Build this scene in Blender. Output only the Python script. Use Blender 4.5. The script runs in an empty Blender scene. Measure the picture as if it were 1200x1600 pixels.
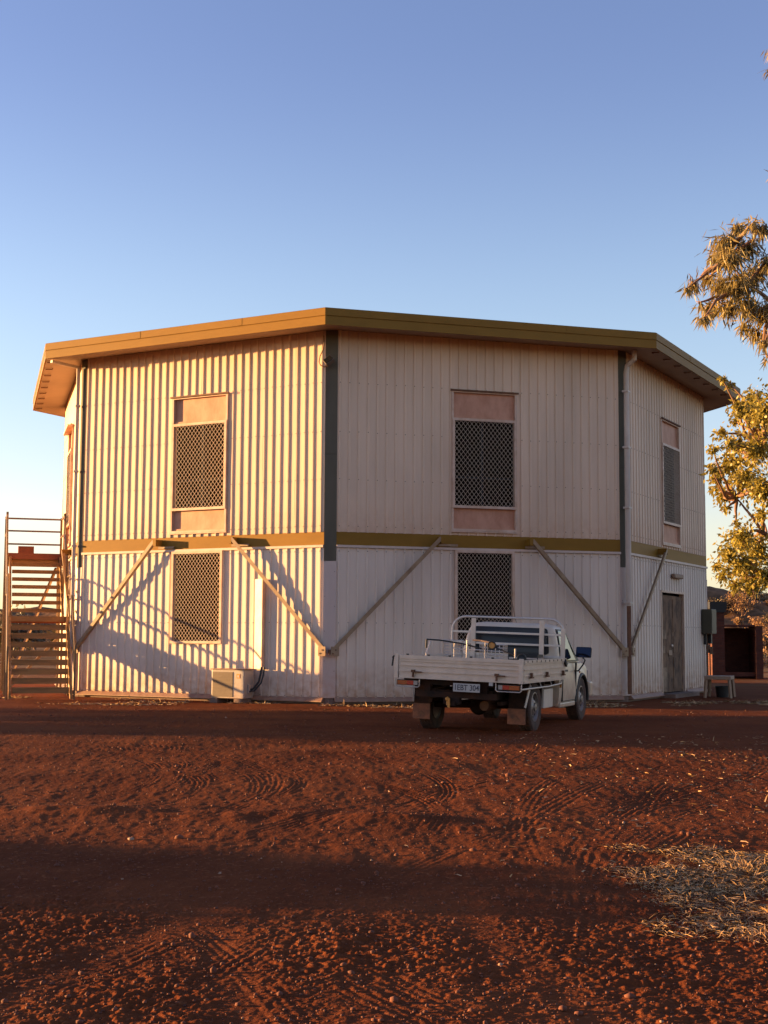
import bpy, bmesh, math, random
import numpy as np
from mathutils import Vector, Matrix
R = math.radians
S = bpy.context.scene
COL = S.collection

# ------------------------------------------------------------------ camera, sky, sun, exposure
EYE = 1.25
cam_d = bpy.data.cameras.new('camera'); cam = bpy.data.objects.new('camera', cam_d); COL.objects.link(cam)
cam.location = (0, 0, EYE)
PITCH, ROLL = 0.0933, 0.0052
cam.rotation_euler = (Matrix.Rotation(math.pi/2 + PITCH, 3, 'X') @ Matrix.Rotation(ROLL, 3, 'Z')).to_euler()
cam_d.sensor_fit = 'VERTICAL'; cam_d.sensor_height = 36.0
cam_d.lens = 2117.6/1600*36.0
cam_d.clip_start = 0.1; cam_d.clip_end = 6000
S.camera = cam

SUN_EL = R(4.2)
SUN_AZ = R(-100)            # from the direction towards the camera (-Y), turning towards -X
sun_vec = Vector((math.sin(SUN_AZ)*math.cos(SUN_EL), -math.cos(SUN_AZ)*math.cos(SUN_EL), math.sin(SUN_EL)))
w = bpy.data.worlds.new("World"); S.world = w; w.use_nodes = True
nt = w.node_tree; bg = nt.nodes['Background']
sky = nt.nodes.new('ShaderNodeTexSky'); sky.sky_type = 'NISHITA'; sky.sun_disc = False
sky.sun_elevation = SUN_EL
sky.sun_rotation = math.atan2(sun_vec.x, sun_vec.y) % (2*math.pi)
sky.altitude = 300; sky.air_density = 1.0; sky.dust_density = 0.4; sky.ozone_density = 2.0
tint = nt.nodes.new('ShaderNodeMix'); tint.data_type = 'RGBA'; tint.blend_type = 'MULTIPLY'; tint.inputs[0].default_value = 1.0
# evening air brightens evenly all round towards the horizon
tcw = nt.nodes.new('ShaderNodeTexCoord'); sxw = nt.nodes.new('ShaderNodeSeparateXYZ'); nt.links.new(tcw.outputs['Generated'], sxw.inputs[0])
rpw = nt.nodes.new('ShaderNodeValToRGB'); nt.links.new(sxw.outputs['Z'], rpw.inputs[0]); rpw.color_ramp.interpolation = 'EASE'
SKYR = [(0.0, (0.42, 0.44, 0.72)), (0.09, (0.57, 0.46, 0.53)), (0.21, (0.585, 0.475, 0.51)), (0.42, (0.47, 0.375, 0.465)), (0.9, (0.42, 0.34, 0.44))]
while len(rpw.color_ramp.elements) < len(SKYR): rpw.color_ramp.elements.new(0.5)
for e_, (p_, c_) in zip(rpw.color_ramp.elements, SKYR): e_.position = p_; e_.color = (*c_, 1)
scw = nt.nodes.new('ShaderNodeVectorMath'); scw.operation = 'SCALE'; scw.inputs['Scale'].default_value = 2.0; nt.links.new(rpw.outputs[0], scw.inputs[0])
nt.links.new(sky.outputs[0], tint.inputs[6]); nt.links.new(scw.outputs[0], tint.inputs[7]); nt.links.new(tint.outputs[2], bg.inputs[0]); bg.inputs[1].default_value = 0.10
sd = bpy.data.lights.new('sun', 'SUN'); so = bpy.data.objects.new('sun', sd); COL.objects.link(so)
sd.energy = 4.2; sd.angle = R(0.5); sd.color = (1.0, 0.56, 0.20)
so.rotation_euler = sun_vec.to_track_quat('Z', 'Y').to_euler(); so.location = (-30, 20, 20)
S.view_settings.view_transform = 'Standard'; S.view_settings.look = 'None'
S.view_settings.gamma = 1; S.view_settings.use_curve_mapping = False
S.view_settings.exposure = 2.3

# ------------------------------------------------------------------ materials
def mat(name, col, rough=0.6, metal=0.0, var=0.12, vscale=3.0, bump=0.0, bscale=60.0, col2=None, stretch=None, spec=0.4, fine=0.0):
    m = bpy.data.materials.new(name); m.use_nodes = True
    n = m.node_tree.nodes; l = m.node_tree.links; b = n['Principled BSDF']
    b.inputs['Roughness'].default_value = rough; b.inputs['Metallic'].default_value = metal
    b.inputs['Specular IOR Level'].default_value = spec
    tc = n.new('ShaderNodeTexCoord'); mp = n.new('ShaderNodeMapping'); l.new(tc.outputs['Object'], mp.inputs[0])
    if stretch: mp.inputs['Scale'].default_value = stretch
    ns = n.new('ShaderNodeTexNoise'); ns.inputs['Scale'].default_value = vscale; ns.inputs['Detail'].default_value = 6
    ns.inputs['Roughness'].default_value = 0.65; l.new(mp.outputs[0], ns.inputs['Vector'])
    rp = n.new('ShaderNodeValToRGB'); l.new(ns.outputs[0], rp.inputs[0])
    c2 = col2 if col2 else tuple(c*(1-var*2) for c in col)
    rp.color_ramp.elements[0].position = 0.32; rp.color_ramp.elements[0].color = (*c2, 1)
    rp.color_ramp.elements[1].position = 0.62; rp.color_ramp.elements[1].color = (*col, 1)
    out = rp.outputs[0]
    l.new(out, b.inputs['Base Color'])
    if bump:
        n2 = n.new('ShaderNodeTexNoise'); n2.inputs['Scale'].default_value = bscale; n2.inputs['Detail'].default_value = 5
        l.new(tc.outputs['Object'], n2.inputs['Vector'])
        bp = n.new('ShaderNodeBump'); bp.inputs['Strength'].default_value = bump; bp.inputs['Distance'].default_value = 0.01
        l.new(n2.outputs[0], bp.inputs['Height']); l.new(bp.outputs[0], b.inputs['Normal'])
    m['out'] = 0
    return m

def dusty(name, col, dust, z0, z1, rough=0.5, spec=0.4, metal=0.0, amount=0.9, vscale=2.0, streak=True, base=0.0, col2=None):
    """paint with dust splashed up from the ground (fades between z0 and z1 of the object) and faint streaks"""
    m = mat(name, col, rough=rough, spec=spec, metal=metal, vscale=vscale, stretch=(1, 1, 0.15) if streak else None, var=0.085, col2=col2)
    n = m.node_tree.nodes; l = m.node_tree.links; b = n['Principled BSDF']
    src = b.inputs['Base Color'].links[0].from_socket
    tc = n.new('ShaderNodeTexCoord'); sp = n.new('ShaderNodeSeparateXYZ'); l.new(tc.outputs['Object'], sp.inputs[0])
    mr = n.new('ShaderNodeMapRange'); mr.inputs['From Min'].default_value = z1; mr.inputs['From Max'].default_value = z0
    mr.inputs['To Min'].default_value = base; mr.inputs['To Max'].default_value = 1.0
    l.new(sp.outputs['Z'], mr.inputs['Value'])
    ns = n.new('ShaderNodeTexNoise'); ns.inputs['Scale'].default_value = 7; ns.inputs['Detail'].default_value = 7
    l.new(tc.outputs['Object'], ns.inputs['Vector'])
    mu = n.new('ShaderNodeMath'); mu.operation = 'MULTIPLY'; l.new(mr.outputs[0], mu.inputs[0])
    m2 = n.new('ShaderNodeMapRange'); m2.inputs['From Min'].default_value = 0.35; m2.inputs['From Max'].default_value = 0.65
    m2.inputs['To Min'].default_value = 0.25; l.new(ns.outputs[0], m2.inputs['Value']); l.new(m2.outputs[0], mu.inputs[1])
    m3 = n.new('ShaderNodeMath'); m3.operation = 'MULTIPLY'; m3.inputs[1].default_value = amount; m3.use_clamp = True; l.new(mu.outputs[0], m3.inputs[0])
    mx = n.new('ShaderNodeMix'); mx.data_type = 'RGBA'; l.new(m3.outputs[0], mx.inputs[0])
    l.new(src, mx.inputs[6]); mx.inputs[7].default_value = (*dust, 1)
    l.new(mx.outputs[2], b.inputs['Base Color'])
    return m

DUST = (0.22, 0.08, 0.04)
M = {}
M['clad_up'] = dusty('cream_cladding', (0.75, 0.545, 0.39), (0.52, 0.30, 0.19), 3.4, 4.0, amount=0.5, rough=0.5, vscale=1.6)
M['clad_lo'] = dusty('pale_grey_cladding', (0.73, 0.60, 0.495), (0.42, 0.23, 0.13), -0.05, 0.85, amount=1.0, rough=0.5, vscale=1.6)
M['olive'] = mat('olive_paint', (0.245, 0.125, 0.018), spec=0.15, rough=0.55, var=0.06, vscale=1.5, stretch=(1, 1, 3))
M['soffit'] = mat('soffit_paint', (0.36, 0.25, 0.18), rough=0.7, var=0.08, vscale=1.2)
M['post'] = mat('grey_steel_paint', (0.125, 0.112, 0.083), rough=0.7, spec=0.1, var=0.12, vscale=2, stretch=(1, 1, .3))
M['postlow'] = dusty('pale_post_cover', (0.58, 0.46, 0.41), (0.40, 0.21, 0.12), -0.05, 0.8, amount=0.8)
M['frame'] = mat('cream_frame', (0.60, 0.43, 0.33), rough=0.5, var=0.12, vscale=4, col2=(0.46, 0.29, 0.19))
M['panel'] = mat('pinkish_panel', (0.55, 0.28, 0.18), rough=0.6, vscale=5, col2=(0.42, 0.19, 0.11), stretch=(1, 1, .5))
M['mesh'] = mat('security_mesh_paint', (0.60, 0.46, 0.34), rough=0.5, var=0.05)
M['brace'] = mat('weathered_angle_iron', (0.32, 0.22, 0.13), rough=0.55, vscale=4, col2=(0.20, 0.12, 0.07))
M['rust'] = mat('rusty_steel', (0.16, 0.07, 0.035), rough=0.75, vscale=8, var=0.2)
M['dark'] = mat('black_plastic', (0.018, 0.017, 0.017), rough=0.5, var=0.1)
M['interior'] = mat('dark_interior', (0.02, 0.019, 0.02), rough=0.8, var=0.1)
M['glass'] = mat('dark_glass', (0.012, 0.014, 0.018), rough=0.06, var=0.0, spec=0.6)
M['carglass'] = mat('dusty_car_glass', (0.022, 0.021, 0.022), rough=0.28, var=0.1, spec=0.35)
M['winglass'] = mat('dusty_window_glass', (0.018, 0.012, 0.008), rough=0.6, var=0.2, spec=0.0)
M['flash'] = mat('base_flashing', (0.30, 0.18, 0.12), rough=0.6, vscale=5, col2=(0.22, 0.11, 0.07))
M['topflash'] = mat('cream_flashing', (0.62, 0.48, 0.40), rough=0.5)
M['pipe'] = mat('grey_downpipe', (0.60, 0.50, 0.42), rough=0.5, vscale=3, col2=(0.42, 0.34, 0.28), stretch=(1, 1, .3))
M['door'] = mat('weathered_door', (0.21, 0.115, 0.06), rough=0.85, vscale=5.0, col2=(0.035, 0.018, 0.010), stretch=(1, 1, .55), bump=0.4, bscale=40)
M['braceD'] = mat('worn_beige_board', (0.30, 0.20, 0.12), rough=0.85, vscale=5, col2=(0.12, 0.07, 0.04))
M['roof'] = mat('roof_sheet', (0.35, 0.33, 0.28), rough=0.5)
M['conc'] = mat('old_concrete', (0.20, 0.13, 0.10), rough=0.9, bump=.5)
M['screw'] = mat('screw_steel', (0.10, 0.08, 0.07), rough=0.6)
M['white'] = dusty('dusty_white_paint', (0.66, 0.54, 0.41), DUST, 0.1, 0.95, rough=0.35, spec=0.5, amount=0.55, streak=False, vscale=2.5)
M['alloy'] = dusty('dusty_aluminium_tray', (0.66, 0.53, 0.42), DUST, 0.35, 1.1, rough=0.42, spec=0.5, amount=0.40, streak=False, vscale=5)
M['tube'] = mat('scuffed_aluminium_tube', (0.60, 0.52, 0.46), rough=0.35, metal=0.3, var=0.08, vscale=10)
M['tyre'] = dusty('tyre_rubber', (0.022, 0.020, 0.019), (0.13, 0.055, 0.032), -0.5, 0.5, rough=0.85, amount=0.75, streak=False, base=0.4)
M['rim'] = mat('steel_rim', (0.28, 0.25, 0.23), rough=0.45, metal=0.5, vscale=8, col2=(0.14, 0.08, 0.06))
M['flap'] = mat('dusty_mudflap', (0.24, 0.09, 0.045), rough=0.8, vscale=9, col2=(0.09, 0.045, 0.032))
M['chassis'] = mat('dusty_chassis', (0.05, 0.024, 0.016), rough=0.9, spec=0.1, vscale=6, col2=(0.02, 0.015, 0.013))
M['lensred'] = mat('red_lens', (0.36, 0.02, 0.012), rough=0.2, var=0.05, spec=0.6)
M['lensamber'] = mat('amber_lens', (0.34, 0.07, 0.015), rough=0.2, var=0.05, spec=0.6)
M['lensgrey'] = mat('clear_lens', (0.30, 0.26, 0.25), rough=0.2, var=0.05, spec=0.6)
M['plate'] = mat('plate_white', (0.40, 0.38, 0.37), rough=0.4, var=0.03)
M['ink'] = mat('plate_letters', (0.05, 0.045, 0.06), rough=0.5, var=0.0)
M['mirror'] = mat('mirror_glass', (0.035, 0.040, 0.056), rough=0.05, metal=1.0, var=0.0)
M['timber'] = mat('stair_timber', (0.32, 0.17, 0.062), rough=0.8, vscale=3, col2=(0.17, 0.085, 0.032), stretch=(.4, 3, 3), bump=.3)
M['redtimber'] = mat('red_brown_timber', (0.24, 0.075, 0.035), rough=0.8, vscale=3, col2=(0.20, 0.06, 0.03))
M['stairsteel'] = mat('olive_steel', (0.17, 0.105, 0.05), rough=0.5, vscale=4)
M['acwhite'] = dusty('off_white_metal', (0.40, 0.35, 0.30), DUST, -0.1, 0.5, rough=0.4, amount=0.5, streak=False)
M['acgrille'] = mat('grey_brown_grille', (0.14, 0.10, 0.075), rough=0.6)
M['boxgreen'] = mat('olive_grey_box', (0.065, 0.055, 0.033), rough=0.5, var=0.06)
M['cream'] = mat('cream_timber', (0.26, 0.18, 0.12), rough=0.7, vscale=6, col2=(0.34, 0.2, 0.12))
M['bark'] = mat('tan_bark', (0.24, 0.13, 0.08), rough=0.8, vscale=5, col2=(0.13, 0.07, 0.04), stretch=(1, 1, .3))
M['orange'] = mat('orange_parts_and_sun_glints', (0.62, 0.26, 0.05), rough=0.4)  # also puts sunlight into the colour of the trolley hub and tow ball
M['straw'] = mat('dry_straw', (0.56, 0.36, 0.18), rough=0.8, vscale=6, col2=(0.38, 0.21, 0.10))

def leafmat(name, c1, c2, trans=0.35, vscale=1.5):
    m = bpy.data.materials.new(name); m.use_nodes = True
    n = m.node_tree.nodes; l = m.node_tree.links; b = n['Principled BSDF']; o = n['Material Output']
    b.inputs['Roughness'].default_value = 0.45; b.inputs['Specular IOR Level'].default_value = 0.4
    g = n.new('ShaderNodeNewGeometry'); tc = n.new('ShaderNodeTexCoord')
    rp = n.new('ShaderNodeValToRGB'); rp.color_ramp.elements[0].color = (*c1, 1); rp.color_ramp.elements[1].color = (*c2, 1)
    l.new(g.outputs['Random Per Island'], rp.inputs[0])
    ns = n.new('ShaderNodeTexNoise'); ns.inputs['Scale'].default_value = vscale; l.new(tc.outputs['Object'], ns.inputs['Vector'])
    l.new(rp.outputs[0], b.inputs['Base Color'])
    t = n.new('ShaderNodeBsdfTranslucent'); l.new(rp.outputs[0], t.inputs[0])
    mx = n.new('ShaderNodeMixShader'); mx.inputs[0].default_value = trans
    l.new(b.outputs[0], mx.inputs[1]); l.new(t.outputs[0], mx.inputs[2]); l.new(mx.outputs[0], o.inputs[0])
    return m
M['leafA'] = leafmat('golden_green_leaf', (0.19, 0.165, 0.03), (0.42, 0.33, 0.06))
M['leafB'] = leafmat('gum_leaf', (0.13, 0.115, 0.05), (0.36, 0.26, 0.08), trans=0.3)
M['leafS'] = leafmat('scrub_leaf', (0.07, 0.06, 0.03), (0.15, 0.10, 0.05), trans=0.15)
M['leafD'] = leafmat('dry_scrub_leaf', (0.22, 0.13, 0.06), (0.36, 0.20, 0.09), trans=0.15)

def sheet_tone(m, amt):
    n = m.node_tree.nodes; l = m.node_tree.links; b = n['Principled BSDF']; src = b.inputs['Base Color'].links[0].from_socket
    oi = n.new('ShaderNodeObjectInfo'); mr = n.new('ShaderNodeMapRange'); mr.inputs['To Min'].default_value = 1-amt; mr.inputs['To Max'].default_value = 1.0
    l.new(oi.outputs['Random'], mr.inputs['Value']); vm = n.new('ShaderNodeVectorMath'); vm.operation = 'SCALE'
    l.new(src, vm.inputs[0]); l.new(mr.outputs[0], vm.inputs['Scale']); l.new(vm.outputs[0], b.inputs['Base Color'])
sheet_tone(M['clad_up'], .07); sheet_tone(M['clad_lo'], .07)
def brickmat():
    m = bpy.data.materials.new('red_brick'); m.use_nodes = True
    n = m.node_tree.nodes; l = m.node_tree.links; b = n['Principled BSDF']; b.inputs['Roughness'].default_value = 0.9
    tc = n.new('ShaderNodeTexCoord'); mp = n.new('ShaderNodeMapping'); mp.inputs['Rotation'].default_value = (R(90), 0, 0)
    l.new(tc.outputs['Object'], mp.inputs[0])
    br = n.new('ShaderNodeTexBrick'); l.new(mp.outputs[0], br.inputs[0])
    br.inputs['Color1'].default_value = (0.11, 0.032, 0.018, 1); br.inputs['Color2'].default_value = (0.07, 0.02, 0.012, 1)
    br.inputs['Mortar'].default_value = (0.07, 0.035, 0.025, 1); br.inputs['Scale'].default_value = 1
    br.inputs['Brick Width'].default_value = 0.24; br.inputs['Row Height'].default_value = 0.086; br.inputs['Mortar Size'].default_value = 0.006
    l.new(br.outputs[0], b.inputs['Base Color'])
    bp = n.new('ShaderNodeBump'); bp.inputs['Distance'].default_value = .008; bp.invert = True
    l.new(br.outputs['Fac'], bp.inputs['Height']); l.new(bp.outputs[0], b.inputs['Normal'])
    return m
M['brick'] = brickmat()

# ------------------------------------------------------------------ mesh helpers
class MB:
    def __init__(s): s.v = []; s.f = []
    def add(s, vs, fs):
        k = len(s.v); s.v += [tuple(v) for v in vs]; s.f += [tuple(i+k for i in f) for f in fs]; return s
    def box(s, c, d, rot=None):
        x, y, z = d[0]/2, d[1]/2, d[2]/2
        P = [Vector((a*x, b*y, e*z)) for e in (-1, 1) for a, b in ((-1, -1), (1, -1), (1, 1), (-1, 1))]
        if rot is not None: P = [rot @ p for p in P]
        return s.add([p+Vector(c) for p in P], [(3, 2, 1, 0), (4, 5, 6, 7), (0, 1, 5, 4), (1, 2, 6, 5), (2, 3, 7, 6), (3, 0, 4, 7)])
    def bx(s, x0, x1, y0, y1, z0, z1):
        return s.box(((x0+x1)/2, (y0+y1)/2, (z0+z1)/2), (x1-x0, y1-y0, z1-z0))
    def bar(s, p, q, w, h, up=(0, 0, 1)):
        p = Vector(p); q = Vector(q); d = (q-p); L = d.length; d.normalize()
        up = Vector(up); sx = d.cross(up)
        if sx.length < 1e-3: sx = d.cross(Vector((1, 0, 0)))
        sx.normalize(); uz = sx.cross(d)
        m = Matrix((sx, d, uz)).transposed()
        return s.box((p+q)/2, (w, L, h), m)
    def tube(s, pts, r, n=8, cap=True, r2=None):
        pts = [Vector(p) for p in pts]; k = len(s.v); rings = []
        N = len(pts); prev = None
        for i, p in enumerate(pts):
            d = (pts[min(i+1, N-1)]-pts[max(i-1, 0)]).normalized()
            if prev is None:
                a = d.cross(Vector((0, 0, 1)))
                if a.length < .05: a = d.cross(Vector((1, 0, 0)))
            else: a = prev - d*prev.dot(d)
            a.normalize(); prev = a; b = d.cross(a)
            rr = r if r2 is None else r+(r2-r)*i/max(N-1, 1)
            for j in range(n):
                t = 2*math.pi*j/n; s.v.append(tuple(p+a*math.cos(t)*rr+b*math.sin(t)*rr))
        for i in range(N-1):
            for j in range(n):
                j2 = (j+1) % n
                s.f.append((k+i*n+j, k+i*n+j2, k+(i+1)*n+j2, k+(i+1)*n+j))
        if cap:
            s.f.append(tuple(k+j for j in range(n))[::-1]); s.f.append(tuple(k+(N-1)*n+j for j in range(n)))
        return s
    def lathe(s, prof, axis_o, axis, n=24, closed=False):
        """prof: (radius, along)"""
        ax = Vector(axis).normalized(); a = ax.cross(Vector((0, 0, 1)))
        if a.length < .05: a = Vector((1, 0, 0))
        a.normalize(); b = ax.cross(a); k = len(s.v); o = Vector(axis_o)
        for r, h in prof:
            for j in range(n):
                t = 2*math.pi*j/n; s.v.append(tuple(o+ax*h+a*r*math.cos(t)+b*r*math.sin(t)))
        m = len(prof)
        for i in range(m-1 if not closed else m):
            i2 = (i+1) % m
            for j in range(n):
                j2 = (j+1) % n
                s.f.append((k+i*n+j, k+i*n+j2, k+i2*n+j2, k+i2*n+j))
        return s
    def prism(s, poly, fn, t0, t1):
        """poly: list of 2D, fn(a,b,t)->3D"""
        n = len(poly); k = len(s.v)
        for t in (t0, t1): s.v += [tuple(fn(a, b, t)) for a, b in poly]
        s.f.append(tuple(k+i for i in range(n))[::-1]); s.f.append(tuple(k+n+i for i in range(n)))
        for i in range(n):
            j = (i+1) % n; s.f.append((k+i, k+j, k+n+j, k+n+i))
        return s
    def build(s, name, m, parent=None, smooth=None, bevel=0, xf=None, recalc=True, label=None, kind=None):
        me = bpy.data.meshes.new(name)
        vs = s.v if xf is None else [tuple(xf @ Vector(v)) for v in s.v]
        me.from_pydata(vs, [], s.f); me.materials.append(m)
        if recalc:
            bm = bmesh.new(); bm.from_mesh(me); bmesh.ops.recalc_face_normals(bm, faces=bm.faces); bm.to_mesh(me); bm.free()
        if smooth is not None:
            for p in me.polygons: p.use_smooth = True
            try: me.set_sharp_from_angle(angle=R(smooth))
            except Exception: pass
        me.update()
        o = bpy.data.objects.new(name, me); COL.objects.link(o)
        if bevel:
            b = o.modifiers.new('bevel', 'BEVEL'); b.width = bevel; b.segments = 2; b.limit_method = 'ANGLE'; b.angle_limit = R(35)
        if parent is not None: o.parent = parent
        if label: o['label'] = label
        if kind: o['kind'] = kind
        return o

def thing(name, label, cat, loc=(0, 0, 0), rz=0, group=None):
    o = bpy.data.objects.new(name, None); COL.objects.link(o); o.empty_display_size = .3
    o.location = loc; o.rotation_euler = (0, 0, rz); o['label'] = label; o['category'] = cat
    if group: o['group'] = group
    return o
def tag(o, label, cat, group=None):
    o['label'] = label; o['category'] = cat
    if group: o['group'] = group
    return o
def np_mesh(name, V, F, m, parent=None, kind=None, smooth=False):
    me = bpy.data.meshes.new(name)
    V = np.asarray(V, dtype=np.float32); F = np.asarray(F, dtype=np.int32); k = F.shape[1]
    me.vertices.add(len(V)); me.vertices.foreach_set('co', V.ravel())
    me.loops.add(F.size); me.loops.foreach_set('vertex_index', F.ravel())
    me.polygons.add(len(F)); me.polygons.foreach_set('loop_start', np.arange(len(F), dtype=np.int32)*k)
    try: me.polygons.foreach_set('loop_total', np.full(len(F), k, dtype=np.int32))
    except Exception: pass
    if smooth: me.polygons.foreach_set('use_smooth', np.ones(len(F), dtype=bool))
    me.materials.append(m); me.update(calc_edges=True)
    o = bpy.data.objects.new(name, me); COL.objects.link(o)
    if parent is not None: o.parent = parent
    if kind: o['kind'] = kind
    return o

# ------------------------------------------------------------------ numpy noise
def _h(ix, iy, seed):
    n = (ix.astype(np.int64)*374761393 + iy.astype(np.int64)*668265263 + seed*1274126177) & 0xffffffff
    n = ((n ^ (n >> 13))*1274126177) & 0xffffffff
    n = n ^ (n >> 16)
    return (n & 0xffffff)/float(0xffffff)
def vnoise(x, y, s, seed=0):
    x = x/s; y = y/s; ix = np.floor(x); iy = np.floor(y); fx = x-ix; fy = y-iy
    fx = fx*fx*fx*(fx*(fx*6-15)+10); fy = fy*fy*fy*(fy*(fy*6-15)+10)
    a = _h(ix, iy, seed); b = _h(ix+1, iy, seed); c = _h(ix, iy+1, seed); d = _h(ix+1, iy+1, seed)
    return (a*(1-fx)+b*fx)*(1-fy)+(c*(1-fx)+d*fx)*fy - .5
def sstep(a, b, x):
    t = np.clip((x-a)/(b-a), 0, 1); return t*t*(3-2*t)

# building geometry
CX, CD, RW, EV, ROT = -0.2003, 35.9985, 8.634, 0.922, -0.1037
WTOP, B1, B0, FT, FB = 7.5823, 3.4194, 3.1443, 7.8247, 7.4734
def bvert(i, r=RW):      # relative to the building's centre
    a = ROT+i*math.pi/4; return Vector((r*math.sin(a), -r*math.cos(a), 0))

# ------------------------------------------------------------------ ground
TRACKS = []   # (cx, cy, radius, a0, a1, width)
def track_arc(x, y, rad, ang, span, width=.20):
    # arc passing through (x,y), centre at angle ang from the point
    cx = x+rad*math.cos(ang); cy = y+rad*math.sin(ang)
    TRACKS.append((cx, cy, rad, ang+math.pi, span, width))
_tr = random.Random(23)
for k in range(12):        # turning vehicles have scuffed the middle of the yard with long arcs, two wheels at a time
    y = _tr.uniform(9.8, 13.2); x = _tr.uniform(-.20, .10)*y; an = R(_tr.choice((172, 185, 198, 160, 5))); rad = _tr.uniform(2.4, 6); sp = _tr.uniform(.6, 1.2)
    track_arc(x, y, rad, an, sp, _tr.uniform(.075, .10))
    if k % 2: track_arc(x, y, rad+.42, an, sp, .085)
for k in range(14):
    y = _tr.uniform(8.8, 14.5); x = _tr.uniform(.04, .28)*y
    track_arc(x, y, _tr.uniform(10, 18), R(_tr.choice((-30, -20, 160, -35))), _tr.uniform(.3, .55), _tr.uniform(.09, .12))
for x, y, rad, an, sp in ((-1.15, 5.0, 9, -18, .12), (-.75, 4.9, 9, -16, .12), (-.05, 4.9, 12, 28, .09), (.12, 4.9, 12, 28, .09), (.55, 5.1, 12, 20, .09), (1.05, 5.0, 12, 165, .1), (-.5, 5.2, 10, 200, .1)):
    track_arc(x, y, rad, R(an), sp, .09)
def ground_z(x, y, detail=True):
    r = np.hypot(x, y)
    z = -0.07*sstep(21, 25.5, y)*(1-sstep(55, 80, r))
    z = z + .10*vnoise(x, y, 9.0, 1)*sstep(4, 9, r)*(1-sstep(16, 19, y)*(1-sstep(60, 90, r)))
    z = z + 6*vnoise(x, y, 160, 77)*sstep(120, 400, r)
    if detail:
        near = 1-sstep(14, 40, r)
        z = z + .026*vnoise(x, y, 1.3, 2)*near + .010*vnoise(x, y, .55, 3)*near
        # rough windrow left by the grader just beyond the middle shadow
        ridge = np.exp(-((y-9.25+.18*x)/.33)**2)*(1-sstep(.2, 1.6, x))
        z = z + ridge*(.022+.045*vnoise(x, y, .7, 5)+.015*vnoise(x, y, .16, 6))
        rough = (1-sstep(6.1, 7.0, y+.4*vnoise(x, y, 1.1, 9)))
        mid = sstep(6.1, 7.0, y)
        # shallow drainage furrows running away from the camera
        u = x+.10*y
        z = z + (.005*vnoise(u*3.0, y*.45, .35, 12))*near
        cl = vnoise(x, y, .12, 20)+.5*vnoise(x, y, .06, 21)
        path = np.exp(-((x-.62+.22*(y-5))/.13)**2)+np.exp(-((x+.52+.22*(y-5))/.13)**2)+np.exp(-((x+1.25-.30*(y-5))/.12)**2)
        rough = rough*(1-.75*np.clip(path, 0, 1))*np.clip(.95+1.5*vnoise(x, y, .8, 40), .35, 1.5)
        z = z - .004*path*(1-sstep(7, 9, y))
        z = z + rough*(.006*np.maximum(cl, -.05) + .0080*vnoise(x, y, .04, 22) + .0085*vnoise(x, y, .020, 27) + .005*vnoise(x, y, .011, 29) + .014*np.maximum(vnoise(x, y, .22, 23)-.12, 0) - .02*np.maximum(vnoise(x, y, .45, 28)-.2, 0))
        z = z + mid*near*(.004*vnoise(x*2.2, y*.8, .09, 24)+.0035*vnoise(x, y, .035, 25)+.006*np.maximum(vnoise(x, y, .14, 26)-.3, 0))
        for (cx, cy, rad, a0, span, wd) in TRACKS:
            dx = x-cx; dy = y-cy; rr = np.hypot(dx, dy); da = np.abs((np.arctan2(dy, dx)-a0+np.pi) % (2*np.pi)-np.pi)
            d = rr-rad; m = (np.abs(d) < wd) & (da < span)
            if not m.any(): continue
            fall = (1-sstep(span*.6, span, da))*(1-sstep(wd*.75, wd, np.abs(d)))
            tread = (.0016*np.cos(d/wd*math.pi*4.2)-.0012)*np.where(y < 8.3, .55, 1.0)*np.where(x > .05*y, .75, 1.25)
            tread = tread*np.clip(.7+1.6*vnoise(x, y, .7, 31), .25, 1.15)
            z = z + np.where(m, tread*fall, 0)
    return z
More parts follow.
